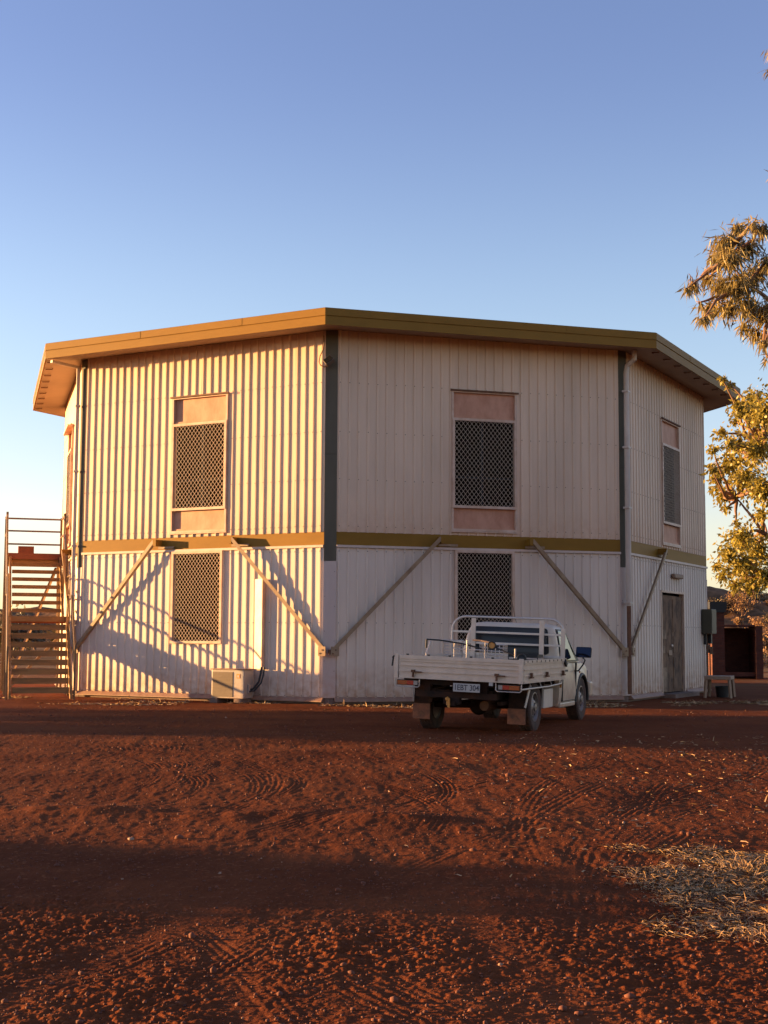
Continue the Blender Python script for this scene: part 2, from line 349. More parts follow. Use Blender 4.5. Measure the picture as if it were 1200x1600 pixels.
def make_ground():
    r = [1.2]
    while r[-1] < 4.0: r.append(r[-1]*1.03)
    while r[-1] < 6.3: r.append(r[-1]*1.0019)
    while r[-1] < 7.5: r.append(r[-1]*1.0031)
    while r[-1] < 15: r.append(r[-1]*1.0034)
    while r[-1] < 40: r.append(r[-1]*1.006)
    while r[-1] < 2500: r.append(r[-1]*1.05)
    r = np.array(r)
    fine = np.linspace(R(-20), R(20), 900)
    c1 = np.linspace(R(21), R(180), 60)[1:]; c0 = -c1[::-1]
    a = np.concatenate([c0, fine, c1[:-1]])
    A, RR = np.meshgrid(a, r)
    X = RR*np.sin(A); Y = RR*np.cos(A)
    Z = ground_z(X, Y)
    V = np.stack([X, Y, Z], -1).reshape(-1, 3); nr, na = len(r), len(a)
    i = np.arange(nr-1)[:, None]*na; j = np.arange(na)[None, :]; j2 = (j+1) % na
    F = np.stack([i+j, i+na+j, i+na+j2, i+j2], -1).reshape(-1, 4)
    m = bpy.data.materials.new('red_dirt'); m.use_nodes = True
    n = m.node_tree.nodes; l = m.node_tree.links; b = n['Principled BSDF']
    b.inputs['Roughness'].default_value = 0.95; b.inputs['Specular IOR Level'].default_value = 0.03
    tc = n.new('ShaderNodeTexCoord')
    n1 = n.new('ShaderNodeTexNoise'); n1.inputs['Scale'].default_value = .6; n1.inputs['Detail'].default_value = 8; n1.inputs['Roughness'].default_value = .7
    l.new(tc.outputs['Object'], n1.inputs['Vector'])
    rp = n.new('ShaderNodeValToRGB'); l.new(n1.outputs[0], rp.inputs[0])
    rp.color_ramp.elements[0].position = .35; rp.color_ramp.elements[0].color = (0.100, 0.0265, 0.0100, 1)
    rp.color_ramp.elements[1].position = .65; rp.color_ramp.elements[1].color = (0.172, 0.050, 0.0175, 1)
    rp.color_ramp.elements.new(.85).color = (0.21, 0.075, 0.033, 1)
    n2 = n.new('ShaderNodeTexNoise'); n2.inputs['Scale'].default_value = 28; n2.inputs['Detail'].default_value = 4
    l.new(tc.outputs['Object'], n2.inputs['Vector'])
    r2 = n.new('ShaderNodeValToRGB'); l.new(n2.outputs[0], r2.inputs[0])
    r2.color_ramp.elements[0].position = .60; r2.color_ramp.elements[0].color = (0, 0, 0, 1)
    r2.color_ramp.elements[1].position = .75; r2.color_ramp.elements[1].color = (1, 1, 1, 1)
    mx = n.new('ShaderNodeMix'); mx.data_type = 'RGBA'; l.new(r2.outputs[0], mx.inputs[0]); l.new(rp.outputs[0], mx.inputs[6])
    mx.inputs[7].default_value = (0.25, 0.085, 0.036, 1)
    sx = n.new('ShaderNodeSeparateXYZ'); l.new(tc.outputs['Object'], sx.inputs[0])
    mr = n.new('ShaderNodeMapRange'); mr.inputs['From Min'].default_value = 36; mr.inputs['From Max'].default_value = 60; l.new(sx.outputs['Y'], mr.inputs['Value'])
    n4 = n.new('ShaderNodeTexNoise'); n4.inputs['Scale'].default_value = .25; n4.inputs['Detail'].default_value = 8; l.new(tc.outputs['Object'], n4.inputs['Vector'])
    r4 = n.new('ShaderNodeMapRange'); r4.inputs['From Min'].default_value = .42; r4.inputs['From Max'].default_value = .56; l.new(n4.outputs[0], r4.inputs['Value'])
    mu = n.new('ShaderNodeMath'); mu.operation = 'MULTIPLY'; l.new(mr.outputs[0], mu.inputs[0]); l.new(r4.outputs[0], mu.inputs[1])
    m5 = n.new('ShaderNodeMix'); m5.data_type = 'RGBA'; l.new(mu.outputs[0], m5.inputs[0]); l.new(mx.outputs[2], m5.inputs[6]); m5.inputs[7].default_value = (0.30, 0.19, 0.09, 1)
    l.new(m5.outputs[2], b.inputs['Base Color'])
    n3 = n.new('ShaderNodeTexNoise'); n3.inputs['Scale'].default_value = 55; n3.inputs['Detail'].default_value = 6; l.new(tc.outputs['Object'], n3.inputs['Vector'])
    bp = n.new('ShaderNodeBump'); bp.inputs['Distance'].default_value = .012; bp.inputs['Strength'].default_value = .6
    l.new(n3.outputs[0], bp.inputs['Height']); l.new(bp.outputs[0], b.inputs['Normal'])
    return np_mesh('ground', V, F, m, kind='structure')
make_ground()

def gz(x, y): return float(ground_z(np.array([float(x)]), np.array([float(y)]))[0])

# hill on the right, beyond the yard
def make_hill(name, cx, cy, rx, ry, h, seed):
    N = 110; u = np.linspace(-1, 1, N); X, Y = np.meshgrid(u, u)
    d = np.hypot(X, Y); wx = cx+X*rx; wy = cy+Y*ry
    prof = 1-sstep(.25, 1.0, d)
    Z = h*prof*(1+.35*vnoise(wx, wy, 14, seed))+1.2*vnoise(wx, wy, 5, seed+1)*prof+.8*vnoise(wx, wy, 1.9, seed+2)*prof+.5*vnoise(wx, wy, .9, seed+3)*prof-.6*(1-prof)
    V = np.stack([wx, wy, Z], -1).reshape(-1, 3)
    i = np.arange(N-1)[:, None]*N; j = np.arange(N-1)[None, :]
    F = np.stack([i+j, i+j+1, i+N+j+1, i+N+j], -1).reshape(-1, 4)
    return np_mesh(name, V, F, HILLM, kind='structure', smooth=True)
HILLM = mat('stony_scrub_hillside', (0.26, 0.14, 0.075), rough=.95, spec=.05, vscale=.9, col2=(0.06, 0.035, 0.018), bump=1.0, bscale=3)
make_hill('hill', 27, 108, 26, 26, 5.2, 41)
make_hill('hill', -60, 330, 120, 60, 7.5, 51)
make_hill('hill', 95, 240, 60, 50, 7, 61)

# ------------------------------------------------------------------ octagonal building
bld = thing('octagonal_building', 'two storey octagonal building in cream corrugated steel with olive eaves and band', 'building', (CX, CD, 0))
L = 2*RW*math.sin(math.pi/8)
class Wall:
    def __init__(s, i):
        s.i = i; s.A = bvert(i); s.B = bvert(i+1); s.t = (s.B-s.A).normalized(); s.n = Vector((s.t.y, -s.t.x, 0)); s.L = L
    def p(s, u, w, z): return s.A+s.t*u+s.n*w+Vector((0, 0, z))
    def box(s, mb, u0, u1, w0, w1, z0, z1):
        P = [s.p(u, w, z) for z in (z0, z1) for u, w in ((u0, w0), (u1, w0), (u1, w1), (u0, w1))]
        return mb.add(P, [(3, 2, 1, 0), (4, 5, 6, 7), (0, 1, 5, 4), (1, 2, 6, 5), (2, 3, 7, 6), (3, 0, 4, 7)])
EDGE = .137; PITCHU = .2
def cladding(W, z0, z1, holes, m, rows, seed, ribh=1.0):
    rng = random.Random(seed)
    pts = []; u = EDGE+.02; pts.append((EDGE, 0)); crests = []
    while u+.06 < L-EDGE:
        pts += [(u, 0), (u+.014, .0245), (u+.044, .0245), (u+.058, 0)]; crests.append(u+.029); 
        u += PITCHU
    pts.append((L-EDGE, 0))
    # insert window edges
    for (a, b, za, zb) in holes:
        for e in (a, b):
            for k in range(len(pts)-1):
                if pts[k][0] < e < pts[k+1][0]:
                    t = (e-pts[k][0])/(pts[k+1][0]-pts[k][0]); pts.insert(k+1, (e, pts[k][1]+t*(pts[k+1][1]-pts[k][1]))); break
    edges = [0]+[EDGE+.02+k*PITCHU-.012 for k in range(4, 32, 4)]+[L]      # sheets four ribs wide, lapped
    for si in range(len(edges)-1):
        e0, e1 = edges[si], edges[si+1]; mb = MB(); dw0 = rng.uniform(0, .0018); dw1 = rng.uniform(0, .0018)
        for k in range(len(pts)-1):
            (ua, wa), (ub, wb) = pts[k], pts[k+1]
            if ub <= e0 or ua >= e1: continue
            if ua < e0: ua, wa = e0, wb
            if ub > e1: ub, wb = e1, wa
            um = (ua+ub)/2; wa = wa*ribh; wb = wb*ribh
            segs = [(z0, z1)]
            for (a, b, za, zb) in holes:
                if a < um < b:
                    ns = []
                    for s0, s1 in segs:
                        if za > s0: ns.append((s0, min(za, s1)))
                        if zb < s1: ns.append((max(zb, s0), s1))
                    segs = [q for q in ns if q[1]-q[0] > 1e-4]
            da = dw0+(dw1-dw0)*(ua-e0)/(e1-e0); db = dw0+(dw1-dw0)*(ub-e0)/(e1-e0)
            for s0, s1 in segs:
                n_ = max(1, int((s1-s0)/.45))      # thin sheet is never quite flat between fixings
                zz = [s0+(s1-s0)*j/n_ for j in range(n_+1)]
                wv = [.0016*math.sin(z_*2.1+si*1.7+seed)+.0012*math.sin(z_*5.3+um*3.1+seed) for z_ in zz]
                V_ = []
                for z_, w_ in zip(zz, wv): V_ += [W.p(ua, wa+da+w_, z_), W.p(ub, wb+db+w_, z_)]
                mb.add(V_, [(2*j, 2*j+1, 2*j+3, 2*j+2) for j in range(n_)])
        if mb.f: mb.build('cladding_sheet', m, bld, recalc=False)
    sc = MB()
    for z in rows:
        for c in crests:
            if any(a-.02 < c < b+.02 and za < z < zb for a, b, za, zb in holes): continue
            q = W.p(c, .0245*ribh+.003, z+rng.uniform(-.006, .006)); sc.lathe([(.0095, 0), (.0095, .006), (0.001, .009)], q, W.n, 6)
    sc.build('screw', M['screw'], bld, kind='stuff')
def frame_ring(W, mb, u0, u1, z0, z1, t, w0, w1):
    W.box(mb, u0, u1, w0, w1, z0, z0+t); W.box(mb, u0, u1, w0, w1, z1-t, z1)
    W.box(mb, u0, u0+t, w0, w1, z0+t, z1-t); W.box(mb, u1-t, u1, w0, w1, z0+t, z1-t)
def diamond(W, parent, u0, u1, z0, z1, w, nx, bw=.0055):
    """expanded security mesh: wavy strands that meet at the nodes"""
    px = (u1-u0)/nx; nz = round((z1-z0)/(px*1.27)); pz = (z1-z0)/nz; mb = MB(); d = .0025
    def seg(a, b):
        (ua, za), (ub, zb) = a, b; dv = Vector((ub-ua, zb-za)); n = Vector((-dv.y, dv.x)).normalized()*bw/2
        c = [(ua-n.x, za-n.y), (ub-n.x, zb-n.y), (ub+n.x, zb+n.y), (ua+n.x, za+n.y)]
        mb.add([W.p(a_, w-d, b_) for a_, b_ in c]+[W.p(a_, w+d, b_) for a_, b_ in c], [(4, 5, 6, 7), (0, 1, 5, 4), (2, 3, 7, 6), (3, 2, 1, 0)])
    for i in range(nx):
        for j in range(nz):
            cu = u0+(i+.5)*px; cz = z0+(j+.5)*pz
            for sx in (-1, 1):
                for sz in (-1, 1):
                    seg((cu+sx*px/2, cz), (cu, cz+sz*pz/2))
    # short flats at the nodes
    for i in range(nx+1):
        for j in range(nz):
            W.box(mb, max(u0+i*px-.004, u0), min(u0+i*px+.004, u1), w-d*1.2, w+d*1.2, z0+(j+.5)*pz-.007, z0+(j+.5)*pz+.007)
    return mb.build('security_mesh', M['mesh'], parent, recalc=False)
def upper_window(W, u0=2.60, u1=4.07, z0=3.50, z1=6.47):
    f = MB(); frame_ring(W, f, u0, u1, z0, z1, .045, -.09, .048)
    win = f.build('window', M['frame'], bld, label='upper window with pink panels above and below its mesh screen')
    zb, zt = 3.98, 5.88
    m = MB(); frame_ring(W, m, u0+.012, u1-.012, zb, zt, .055, .02, .066); m.build('screen_frame', M['frame'], win)
    diamond(W, win, u0+.067, u1-.067, zb+.055, zt-.055, .045, 14)
    p = MB(); W.box(p, u0+.045, u1-.045, -.05, -.02, zt, z1-.045); W.box(p, u0+.045, u1-.045, -.02, .012, zt, zt+.05); p.build('panel', M['panel'], win)
    p = MB(); W.box(p, u0+.045, u1-.045, -.05, -.02, z0+.045, zb); W.box(p, u0+.045, u1-.045, -.02, .012, z0+.045, z0+.085); p.build('panel', M['panel'], win)
    g = MB(); W.box(g, u0+.045, u1-.045, -.17, -.14, zb, zt); g.build('pane', M['winglass'], win)
    g = MB(); W.box(g, (u0+u1)/2-.02, (u0+u1)/2+.02, -.14, -.10, zb, zt); W.box(g, u0+.045, u1-.045, -.14, -.10, (zb+zt)/2-.3, (zb+zt)/2-.27); g.build('mullion', M['interior'], win)
    s = MB(); W.box(s, u0-.03, u1+.03, .049, .085, z1-.02, z1+.012); s.build('head_flashing', M['rust'], win)
    s = MB()   # cut rib ends showing under the sill
    W.box(s, u0-.01, u1+.01, .004, .052, z0-.028, z0-.003); s.build('sill', M['frame'], win)
def lower_window(W, u0=2.67, u1=4.0, z0=1.13, z1=3.10):
    f = MB(); frame_ring(W, f, u0, u1, z0, z1, .055, -.02, .066)
    win = f.build('window', M['frame'], bld, label='lower window covered by a full height diamond mesh screen')
    diamond(W, win, u0+.055, u1-.055, z0+.055, z1-.055, .045, 14)
    g = MB(); W.box(g, u0+.02, u1-.02, -.17, -.14, z0, z1); g.build('pane', M['winglass'], win)
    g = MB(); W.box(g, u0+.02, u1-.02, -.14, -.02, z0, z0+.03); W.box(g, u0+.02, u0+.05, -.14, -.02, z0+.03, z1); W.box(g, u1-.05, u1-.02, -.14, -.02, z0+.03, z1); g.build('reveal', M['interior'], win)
walls = {i: Wall(i) for i in range(-4, 4)}
for i, W in walls.items():
    up_h = [(2.60, 4.07, 3.50, 6.47)]; lo_h = []
    if i in (-1, 0): lo_h = [(2.67, 4.0, 1.13, 3.10)]
    if i == 1: lo_h = [(2.44, 4.34, -.2, 2.36)]
    cladding(W, B1-.012, WTOP-.01, up_h, M['clad_up'], (3.53, 4.49, 5.47, 6.49) if i != 0 else (3.53, 4.49, 5.47, 6.49), i*7+3, .15 if i == -2 else 1.0)
    cladding(W, .03, B0-.055, lo_h, M['clad_lo'], (.09, 1.57, 3.02), i*7+4, .15 if i == -2 else 1.0)
    b = MB(); W.box(b, EDGE, L-EDGE, -.10, .006, B0+.004, B1-.006); b.build('band_beam', M['olive'], bld)
    fl = MB(); W.box(fl, EDGE, L-EDGE, .0, .048, B0-.05, B0); fl.build('flashing', M['topflash'], bld)
    upper_window(W)
    if i in (-1, 0): lower_window(W)
    bf = MB()
    def baseflash(ua, ub):
        prof = [(.002, .075), (.036, .06), (.095, -.005), (.095, -.02), (.02, -.02), (-.03, .0)]
        bf.prism(prof, lambda a, c, t: W.p(t, a, c), ua, ub)
    if i == 1: baseflash(EDGE-.0, 2.40); bf.build('base_flashing', M['flash'], bld); bf = MB(); baseflash(4.40, L-EDGE)
    else: baseflash(EDGE-.02, L-EDGE+.02)
    bf.build('base_flashing', M['flash'], bld)
# inner dark core so no light leaks through, and slab
core = MB()
def octa(r0, z0, r1, z1, mb, i0=0, i1=8, capt=False, capb=False):
    P = [bvert(k, r0)+Vector((0, 0, z0)) for k in range(8)]+[bvert(k, r1)+Vector((0, 0, z1)) for k in range(8)]
    F = [(k, (k+1) % 8, 8+(k+1) % 8, 8+k) for k in range(8)]
    if capt: F.append(tuple(range(8, 16)))
    if capb: F.append(tuple(range(7, -1, -1)))
    mb.add(P, F)
octa(RW-.20, .05, RW-.20, 7.5, core, capt=True); core.build('inner_lining', M['interior'], bld)
sl = MB(); octa(RW-.02, -.35, RW-.02, .02, sl, capt=True); sl.build('slab', M['conc'], bld)
# columns
for k in range(8):
    a = ROT+k*math.pi/4; n = Vector((math.sin(a), -math.cos(a), 0)); t = Vector((-n.y, n.x, 0)); v = bvert(k)
    hw = .127; off = RW-.052
    def colp(x, d, z): return v*(0)+n*(off+d)+t*x+Vector((0, 0, z))
    def cbox(mb, x0, x1, d0, d1, z0, z1):
        P = [colp(x, d, z) for z in (z0, z1) for x, d in ((x0, d0), (x1, d0), (x1, d1), (x0, d1))]
        return mb.add(P, [(3, 2, 1, 0), (4, 5, 6, 7), (0, 1, 5, 4), (1, 2, 6, 5), (2, 3, 7, 6), (3, 0, 4, 7)])
    c = MB(); cbox(c, -hw, hw, -.12, .012, 2.82, 5.0); c.build('column', M['post'], bld)
    c = MB(); cbox(c, -hw, hw, -.12, .009, 5.006, WTOP-.01); c.build('column', M['post'], bld)
    c = MB(); cbox(c, -hw-.004, hw+.004, -.1, .022, .06, 2.815); c.build('column_cover', M['postlow'], bld)
    c = MB(); cbox(c, -.09, .09, -.1, .0, -.12, .055); c.build('footing', M['conc'], bld)
    sc = MB()
    for z in (.6, 1.2, 1.9, 2.6): sc.lathe([(.008, 0), (.008, .005), (0.001, .007)], colp(.1, .022, z), n, 6); sc.lathe([(.008, 0), (.008, .005), (0.001, .007)], colp(-.1, .022, z+.2), n, 6)
    sc.build('screw', M['screw'], bld, kind='stuff')
# V braces and brackets
for i, W in walls.items():
    for (ub, ut) in ((.03, 2.31), (L-.03, 4.34))[:1 if i == 1 else 2]:
        s = 1 if ut > ub else -1
        p0 = W.p(ub, .075, .98); p1 = W.p(ut, .235, 3.33)
        dirv = (p1-p0).normalized(); side = W.n
        nn = dirv.cross(W.n).normalized()
        mb = MB(); mb.bar(p0, p1, .010, .075, up=nn)           # flange facing out
        off = nn*(.0425 if s > 0 else -.0425)
        mb.bar(p0+off*.9-W.n*.04, p1+off*.9-W.n*.04, .075, .008, up=nn)
        mb.build('brace', M['brace'], bld)
        br = MB(); ua, uc = (ut-.01, ut+.07) if s > 0 else (ut-.07, ut+.01)
        W.box(br, ua, uc, .007, .24, 3.22, 3.36); br.build('bracket', M['olive'], bld)
        gp = MB(); u_a, u_b = (ub-.02, ub+.15) if s > 0 else (ub-.15, ub+.02)
        W.box(gp, u_a, u_b, .118, .127, .90, 1.09); gpo = gp.build('gusset_plate', M['brace'], bld)
        for du, dz in ((.04, .95), (.10, 1.02)):
            bo = MB(); bo.lathe([(.016, 0), (.016, .012), (.0005, .014)], W.p(u_a+du, .127, dz), W.n, 6); bo.build('bolt', M['rust'], gpo)
        pl = MB(); ua, uc = (ut+.0, ut+.42) if s > 0 else (ut-.1, ut+.34)
        W.box(pl, ua, uc, .05, .068, 3.165, 3.215); pl.build('plate', M['brace'], bld)
    g = MB(); W.box(g, -.02, .10, .03, .115, .93, 1.03); g.build('bracket', M['rust'], bld)
# soffit, fascia, roof
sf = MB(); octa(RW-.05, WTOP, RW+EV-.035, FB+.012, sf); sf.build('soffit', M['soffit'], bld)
ce = MB()
for r0, z0, r1, z1 in ((RW+EV-.03, FB, RW+EV, FB), (RW+EV, FB, RW+EV, FB+.168), (RW+EV, FB+.168, RW+EV-.014, FB+.176), (RW+EV-.014, FB+.176, RW+EV-.014, FB+.184),
                       (RW+EV-.014, FB+.184, RW+EV+.006, FB+.190), (RW+EV+.006, FB+.190, RW+EV+.006, FT-.012), (RW+EV+.006, FT-.012, RW+EV-.02, FT), (RW+EV-.02, FT, RW+EV-.12, FT-.01), (RW+EV-.03, FB, RW+EV-.03, FT-.02)):
    octa(r0, z0, r1, z1, ce)
ce.build('fascia', M['olive'], bld)
for i in (-2, -1, 0, 1):
    A = bvert(i, RW+EV+.006); B = bvert(i+1, RW+EV+.006); t = (B-A).normalized(); n = Vector((t.y, -t.x, 0)); LL = (B-A).length
    for q_ in (.36, .72):
        q = A+t*(LL*q_); mb = MB()
        P = [q+t*a_+n*b_+Vector((0, 0, z_)) for z_ in (FB+.192, FT-.014) for a_, b_ in ((-.05, .0005), (.05, .0005), (.05, .004), (-.05, .004))]
        mb.add(P, [(3, 2, 1, 0), (4, 5, 6, 7), (0, 1, 5, 4), (1, 2, 6, 5), (2, 3, 7, 6), (3, 0, 4, 7)]); mb.build('fascia_joiner', M['olive'], bld)
rf = MB(); octa(RW+EV-.1, FT-.01, .5, FT+.45, rf, capt=True); rf.build('roof', M['roof'], bld)
# small gutter brackets under the outer edge of the soffit
for i in (1, -2):
    A = bvert(i, RW+EV-.06); B = bvert(i+1, RW+EV-.06); t = (B-A).normalized(); n = Vector((t.y, -t.x, 0)); LL = (B-A).length
    for k in range(9):
        q = A+t*(.35+k*(LL-.7)/8)
        mb = MB(); mb.bar(q+Vector((0, 0, FB-.012)), q-n*.16+Vector((0, 0, FB+.0)), .03, .02); mb.bar(q-n*.16+Vector((0,0,FB-.0)), q-n*.16+t*.1+Vector((0, 0, FB+.0)), .015, .02); mb.build('gutter_bracket', M['rust'], bld)
# downpipes at the two outer corners
def downpipe(W, u, zbot, top_from):
    mb = MB()
    mb.tube([top_from, top_from+Vector((0, 0, -.18)), W.p(u, .10, 7.22), W.p(u, .075, 7.05), W.p(u, .075, 5.42)], .060, 12)
    o = mb.build('downpipe', M['pipe'], bld, smooth=40)
    b = MB(); b.tube([W.p(u, .075, 5.42), W.p(u, .075, 2.0)], .063, 12); b.tube([W.p(u, .075, 2.0), W.p(u, .075, 1.98)], .063, 12); b.build('downpipe', M['pipe'], bld, smooth=40)
    b = MB(); b.tube([W.p(u, .075, 1.98), W.p(u, .075, zbot)], .048, 12); b.build('downpipe', M['rust'], bld, smooth=40)
    for z in (6.65, 5.42, 4.1, 2.05):
        c = MB(); W.box(c, u-.085, u+.085, .0, .135, z-.02, z+.02); c.build('pipe_clip', M['pipe'], o)
W1 = walls[1]
downpipe(W1, -.06, .1, bvert(1, RW+.30)+Vector((0, 0, FB+.05)))
Wm = walls[-2]
mb = MB(); e = bvert(-1, RW+EV-.15)
mb.bar(e+Vector((0, 0, 7.43)), Wm.p(L-.03, .09, 7.39), .08, .06); mb.build('downpipe', M['pipe'], bld)
mb = MB(); Wm.box(mb, L-.10, L-.01, .05, .13, .05, 7.38); mb.build('downpipe', M['pipe'], bld, bevel=.01)
for z in (6.5, 5.0, 3.3, 1.6):
    c = MB(); Wm.box(c, L-.12, L+.02, .03, .145, z-.02, z+.02); c.build('pipe_clip', M['pipe'], bld)
mb = MB(); Wm.box(mb, 2.5, 4.2, .05, .17, 6.40, 6.44); mb.build('window_hood', M['frame'], bld)
# panelled door in the shaded right-hand wall (double leaf)
dr = thing('door', None, None) if False else None
for (ua, ub, nm) in ((2.50, 3.385, 0), (3.395, 4.28, 1)):
    d = MB(); W1.box(d, ua, ub, -.06, -.02, .04, 2.30)
    dd = d.build('door', M['door'], bld)
    t = MB()
    for (z0, z1) in ((.10, .85), (.95, 1.35), (1.45, 2.22)):
        W1.box(t, ua+.10, ub-.10, -.02, -.008, z0, z1)
    t.build('door_panel', M['door'], dd)
    if nm == 0:
        h = MB(); h.lathe([(.0, .06), (.03, .055), (.036, .03), (.02, .012), (.03, 0)], W1.p(3.30, -.02, 1.12), W1.n, 12); h.build('door_knob', M['tube'], dd, smooth=50)
        for (a_, b_, c_, d_, mm) in ((3.1, 3.36, .9, 1.02, 'cream'), (2.56, 2.95, .06, .62, 'braceD'), (2.58, 2.9, 1.28, 1.5, 'braceD'), (2.54, 2.8, .95, 1.12, 'braceD')):
            h = MB(); W1.box(h, a_, b_, -.0075, -.001, c_, d_); h.build('patch', M[mm], dd)
fm = MB(); W1.box(fm, 2.44, 2.50, -.09, .035, .0, 2.36); W1.box(fm, 4.28, 4.34, -.09, .035, .0, 2.36); W1.box(fm, 2.44, 4.34, -.09, .04, 2.362, 2.41); fm.build('door_frame', M['frame'], bld)
st = MB(); W1.box(st, 2.40, 4.40, -.1, .35, -.12, .02); st.build('door_step', M['conc'], bld)
# wedge shaped pipe cover on the sunlit wall
Wl = walls[-1]
mb = MB(); poly = [(4.80, .012), (5.06, .125), (5.075, .125), (5.075, .0), (4.80, .0)]
mb.prism(poly, lambda a, b, t: Wl.p(a, b, t), .62, 2.47); mb.build('pipe_cover', M['frame'], bld)

# ------------------------------------------------------------------ things fixed to the building
def wcoord(W, u, w_, z): return W.p(u, w_, z)+Vector((CX, CD, 0))
# floodlight at the near corner
fl = thing('floodlight', 'small grey floodlight with a trailing cable high on the corner post nearest the camera', 'floodlight', tuple(bvert(0, RW+.02)+Vector((CX, CD, 6.9))), ROT)
rt = Matrix.Rotation(R(-38), 3, 'Y') @ Matrix.Rotation(R(-25), 3, 'X')
mb = MB(); mb.box((-.03, -.12, 0), (.20, .10, .15), rt); mb.build('lamp_housing', M['acgrille'], fl, bevel=.01)
mb = MB(); mb.box(Vector((-.03, -.12, 0))+rt @ Vector((0, -.055, 0)), (.17, .012, .12), rt); mb.build('lens', M['glass'], fl)
mb = MB(); mb.tube([(-.08, .03, -.05), (-.08, -.06, -.06), (-.03, -.12, -.02)], .014, 8); mb.build('arm', M['rust'], fl)
mb = MB(); mb.tube([(-.16, .0, .55), (-.15, -.02, .35), (-.17, -.03, .25), (-.23, -.03, .12), (-.25, -.03, .0), (-.22, -.03, -.07), (-.15, -.03, -.11), (-.08, -.04, -.10)], .011, 6); mb.build('cable', M['rust'], fl, smooth=60)
# bulkhead light over the double door
bl = thing('wall_light', 'long cream bulkhead light on the shaded wall above the weathered double door', 'wall light', tuple(wcoord(W1, 3.65, .03, 2.72)), math.atan2(W1.t.y, W1.t.x))
mb = MB(); mb.bx(-.36, .36, -.09, -.0, .0, .11); mb.build('diffuser', M['cream'], bl, bevel=.025)
mb = MB(); mb.bx(-.33, .33, -.0, .02, .02, .09); mb.build('base', M['acgrille'], bl)
# meter box
mbx = thing('meter_box', 'olive electrical meter box hanging at the right end of the building above a conduit', 'meter box', tuple(wcoord(W1, 6.10, .03, 1.42)), math.atan2(W1.t.y, W1.t.x))
mb = MB(); mb.bx(-.22, .24, -.25, .0, .0, .62); mb.build('cabinet', M['boxgreen'], mbx, bevel=.008)
mb = MB(); mb.bx(-.20, .22, -.258, -.252, .03, .59); mb.build('cabinet_door', M['boxgreen'], mbx)
mb = MB(); mb.bx(.05, .16, -.16, -.02, -.25, -.002); mb.bx(-.14, -.06, -.08, -.02, -.27, -.002); mb.build('fuse_box', M['dark'], mbx)
mb = MB(); mb.tube([(.06, -.05, 0), (.06, -.05, -1.44)], .026, 8); mb.build('conduit', M['rust'], mbx)
# air conditioner
acx = wcoord(Wl, 4.50, .33, 0); 
ac = thing('air_conditioner', 'boxy off white air conditioner unit on blocks at the foot of the sunlit wall', 'air conditioner', (acx.x, acx.y, 0), math.atan2(Wl.t.y, Wl.t.x))
mb = MB(); mb.bx(-.40, .40, -.17, .17, .02, .60); mb.build('casing', M['acwhite'], ac, bevel=.012)
mb = MB(); mb.bx(-.42, .42, -.19, .19, .602, .622); mb.build('lid', M['flash'], ac, bevel=.005)
mb = MB(); mb.bx(-.375, .13, -.178, -.172, .05, .56); g = mb.build('fan_grille', M['acgrille'], ac)
mb = MB()
for k in range(17): mb.bx(-.365, .12, -.188, -.1785, .065+k*.029, .070+k*.029)
mb.build('grille_wires', M['acgrille'], g)
mb = MB(); mb.bx(.22, .31, -.176, -.1725, .43, .52); mb.build('warning_sticker', M['orange'], ac)
mb = MB(); mb.bx(.245, .285, -.1785, -.1765, .45, .495); mb.build('sticker_face', M['plate'], ac)
mb = MB(); mb.bx(.402, .44, -.05, .1, .12, .3); mb.build('valve_cover', M['acwhite'], ac, bevel=.01)
mb = MB(); mb.tube([(.43, .02, .2), (.50, .03, .22), (.58, .10, .36), (.60, .14, .52), (.60, .16, .66)], .022, 8); mb.tube([(.43, -.02, .16), (.54, .0, .18), (.64, .10, .34), (.67, .14, .52), (.67, .16, .66)], .018, 8); mb.build('pipe', M['dark'], ac, smooth=60)
for x in (-.33, .27):
    mb = MB(); mb.bx(x-.09, x+.09, -.2, .17, -.12, .018); mb.build('block', M['conc'], ac)

# ------------------------------------------------------------------ staircase by the left wall
sdir = (bvert(-2)-bvert(-1)).normalized()           # runs away from the camera along the bright left wall
st = thing('staircase', 'steep olive timber and steel staircase with landing and railed deck against the left wall', 'staircase', (-7.22, 28.80, 0), math.atan2(sdir.y, sdir.x)-math.pi/2)
HWs = .63; n1, n2 = 9, 8; rise1 = 1.72/9; run1 = .245; z_land = 1.72; y_land0 = n1*run1; y_land1 = y_land0+1.0; z_deck = 3.26; rise2 = (z_deck-z_land)/n2; run2 = .235
y_deck0 = y_land1+n2*run2; y_deck1 = y_deck0+1.5
def tread(y, z, hw, m=None, th=.125):
    mb = MB(); mb.bx(-hw, hw, y, y+.165, z-th, z); t = mb.build('tread', m or M['timber'], st)
for k in range(n1-1): tread((k)*run1+.02, (k+1)*rise1, HWs-.04)
for k in range(n2-1): tread(y_land1+k*run2, z_land+(k+1)*rise2, HWs-.07, th=.085)
for sx in (-1, 1):
    mb = MB(); x = sx*HWs
    mb.prism([(-.05, -.05), (.12, -.05), (y_land0+.05, z_land-.14), (y_land0+.05, z_land), (y_land0-.1, z_land), (-.05, .12)], lambda a, b, t: (t, a, b), x-.025, x+.025); mb.build('stringer', M['timber'], st)
    x = sx*(HWs-.03)
    mb = MB(); mb.prism([(y_land1-.05, z_land-.10), (y_land1+.1, z_land-.10), (y_deck0+.05, z_deck-.15), (y_deck0+.05, z_deck-.02), (y_deck0-.12, z_deck-.02), (y_land1-.05, z_land+.1)], lambda a, b, t: (t, a, b), x-.025, x+.025); mb.build('stringer', M['timber'], st)
mb = MB()
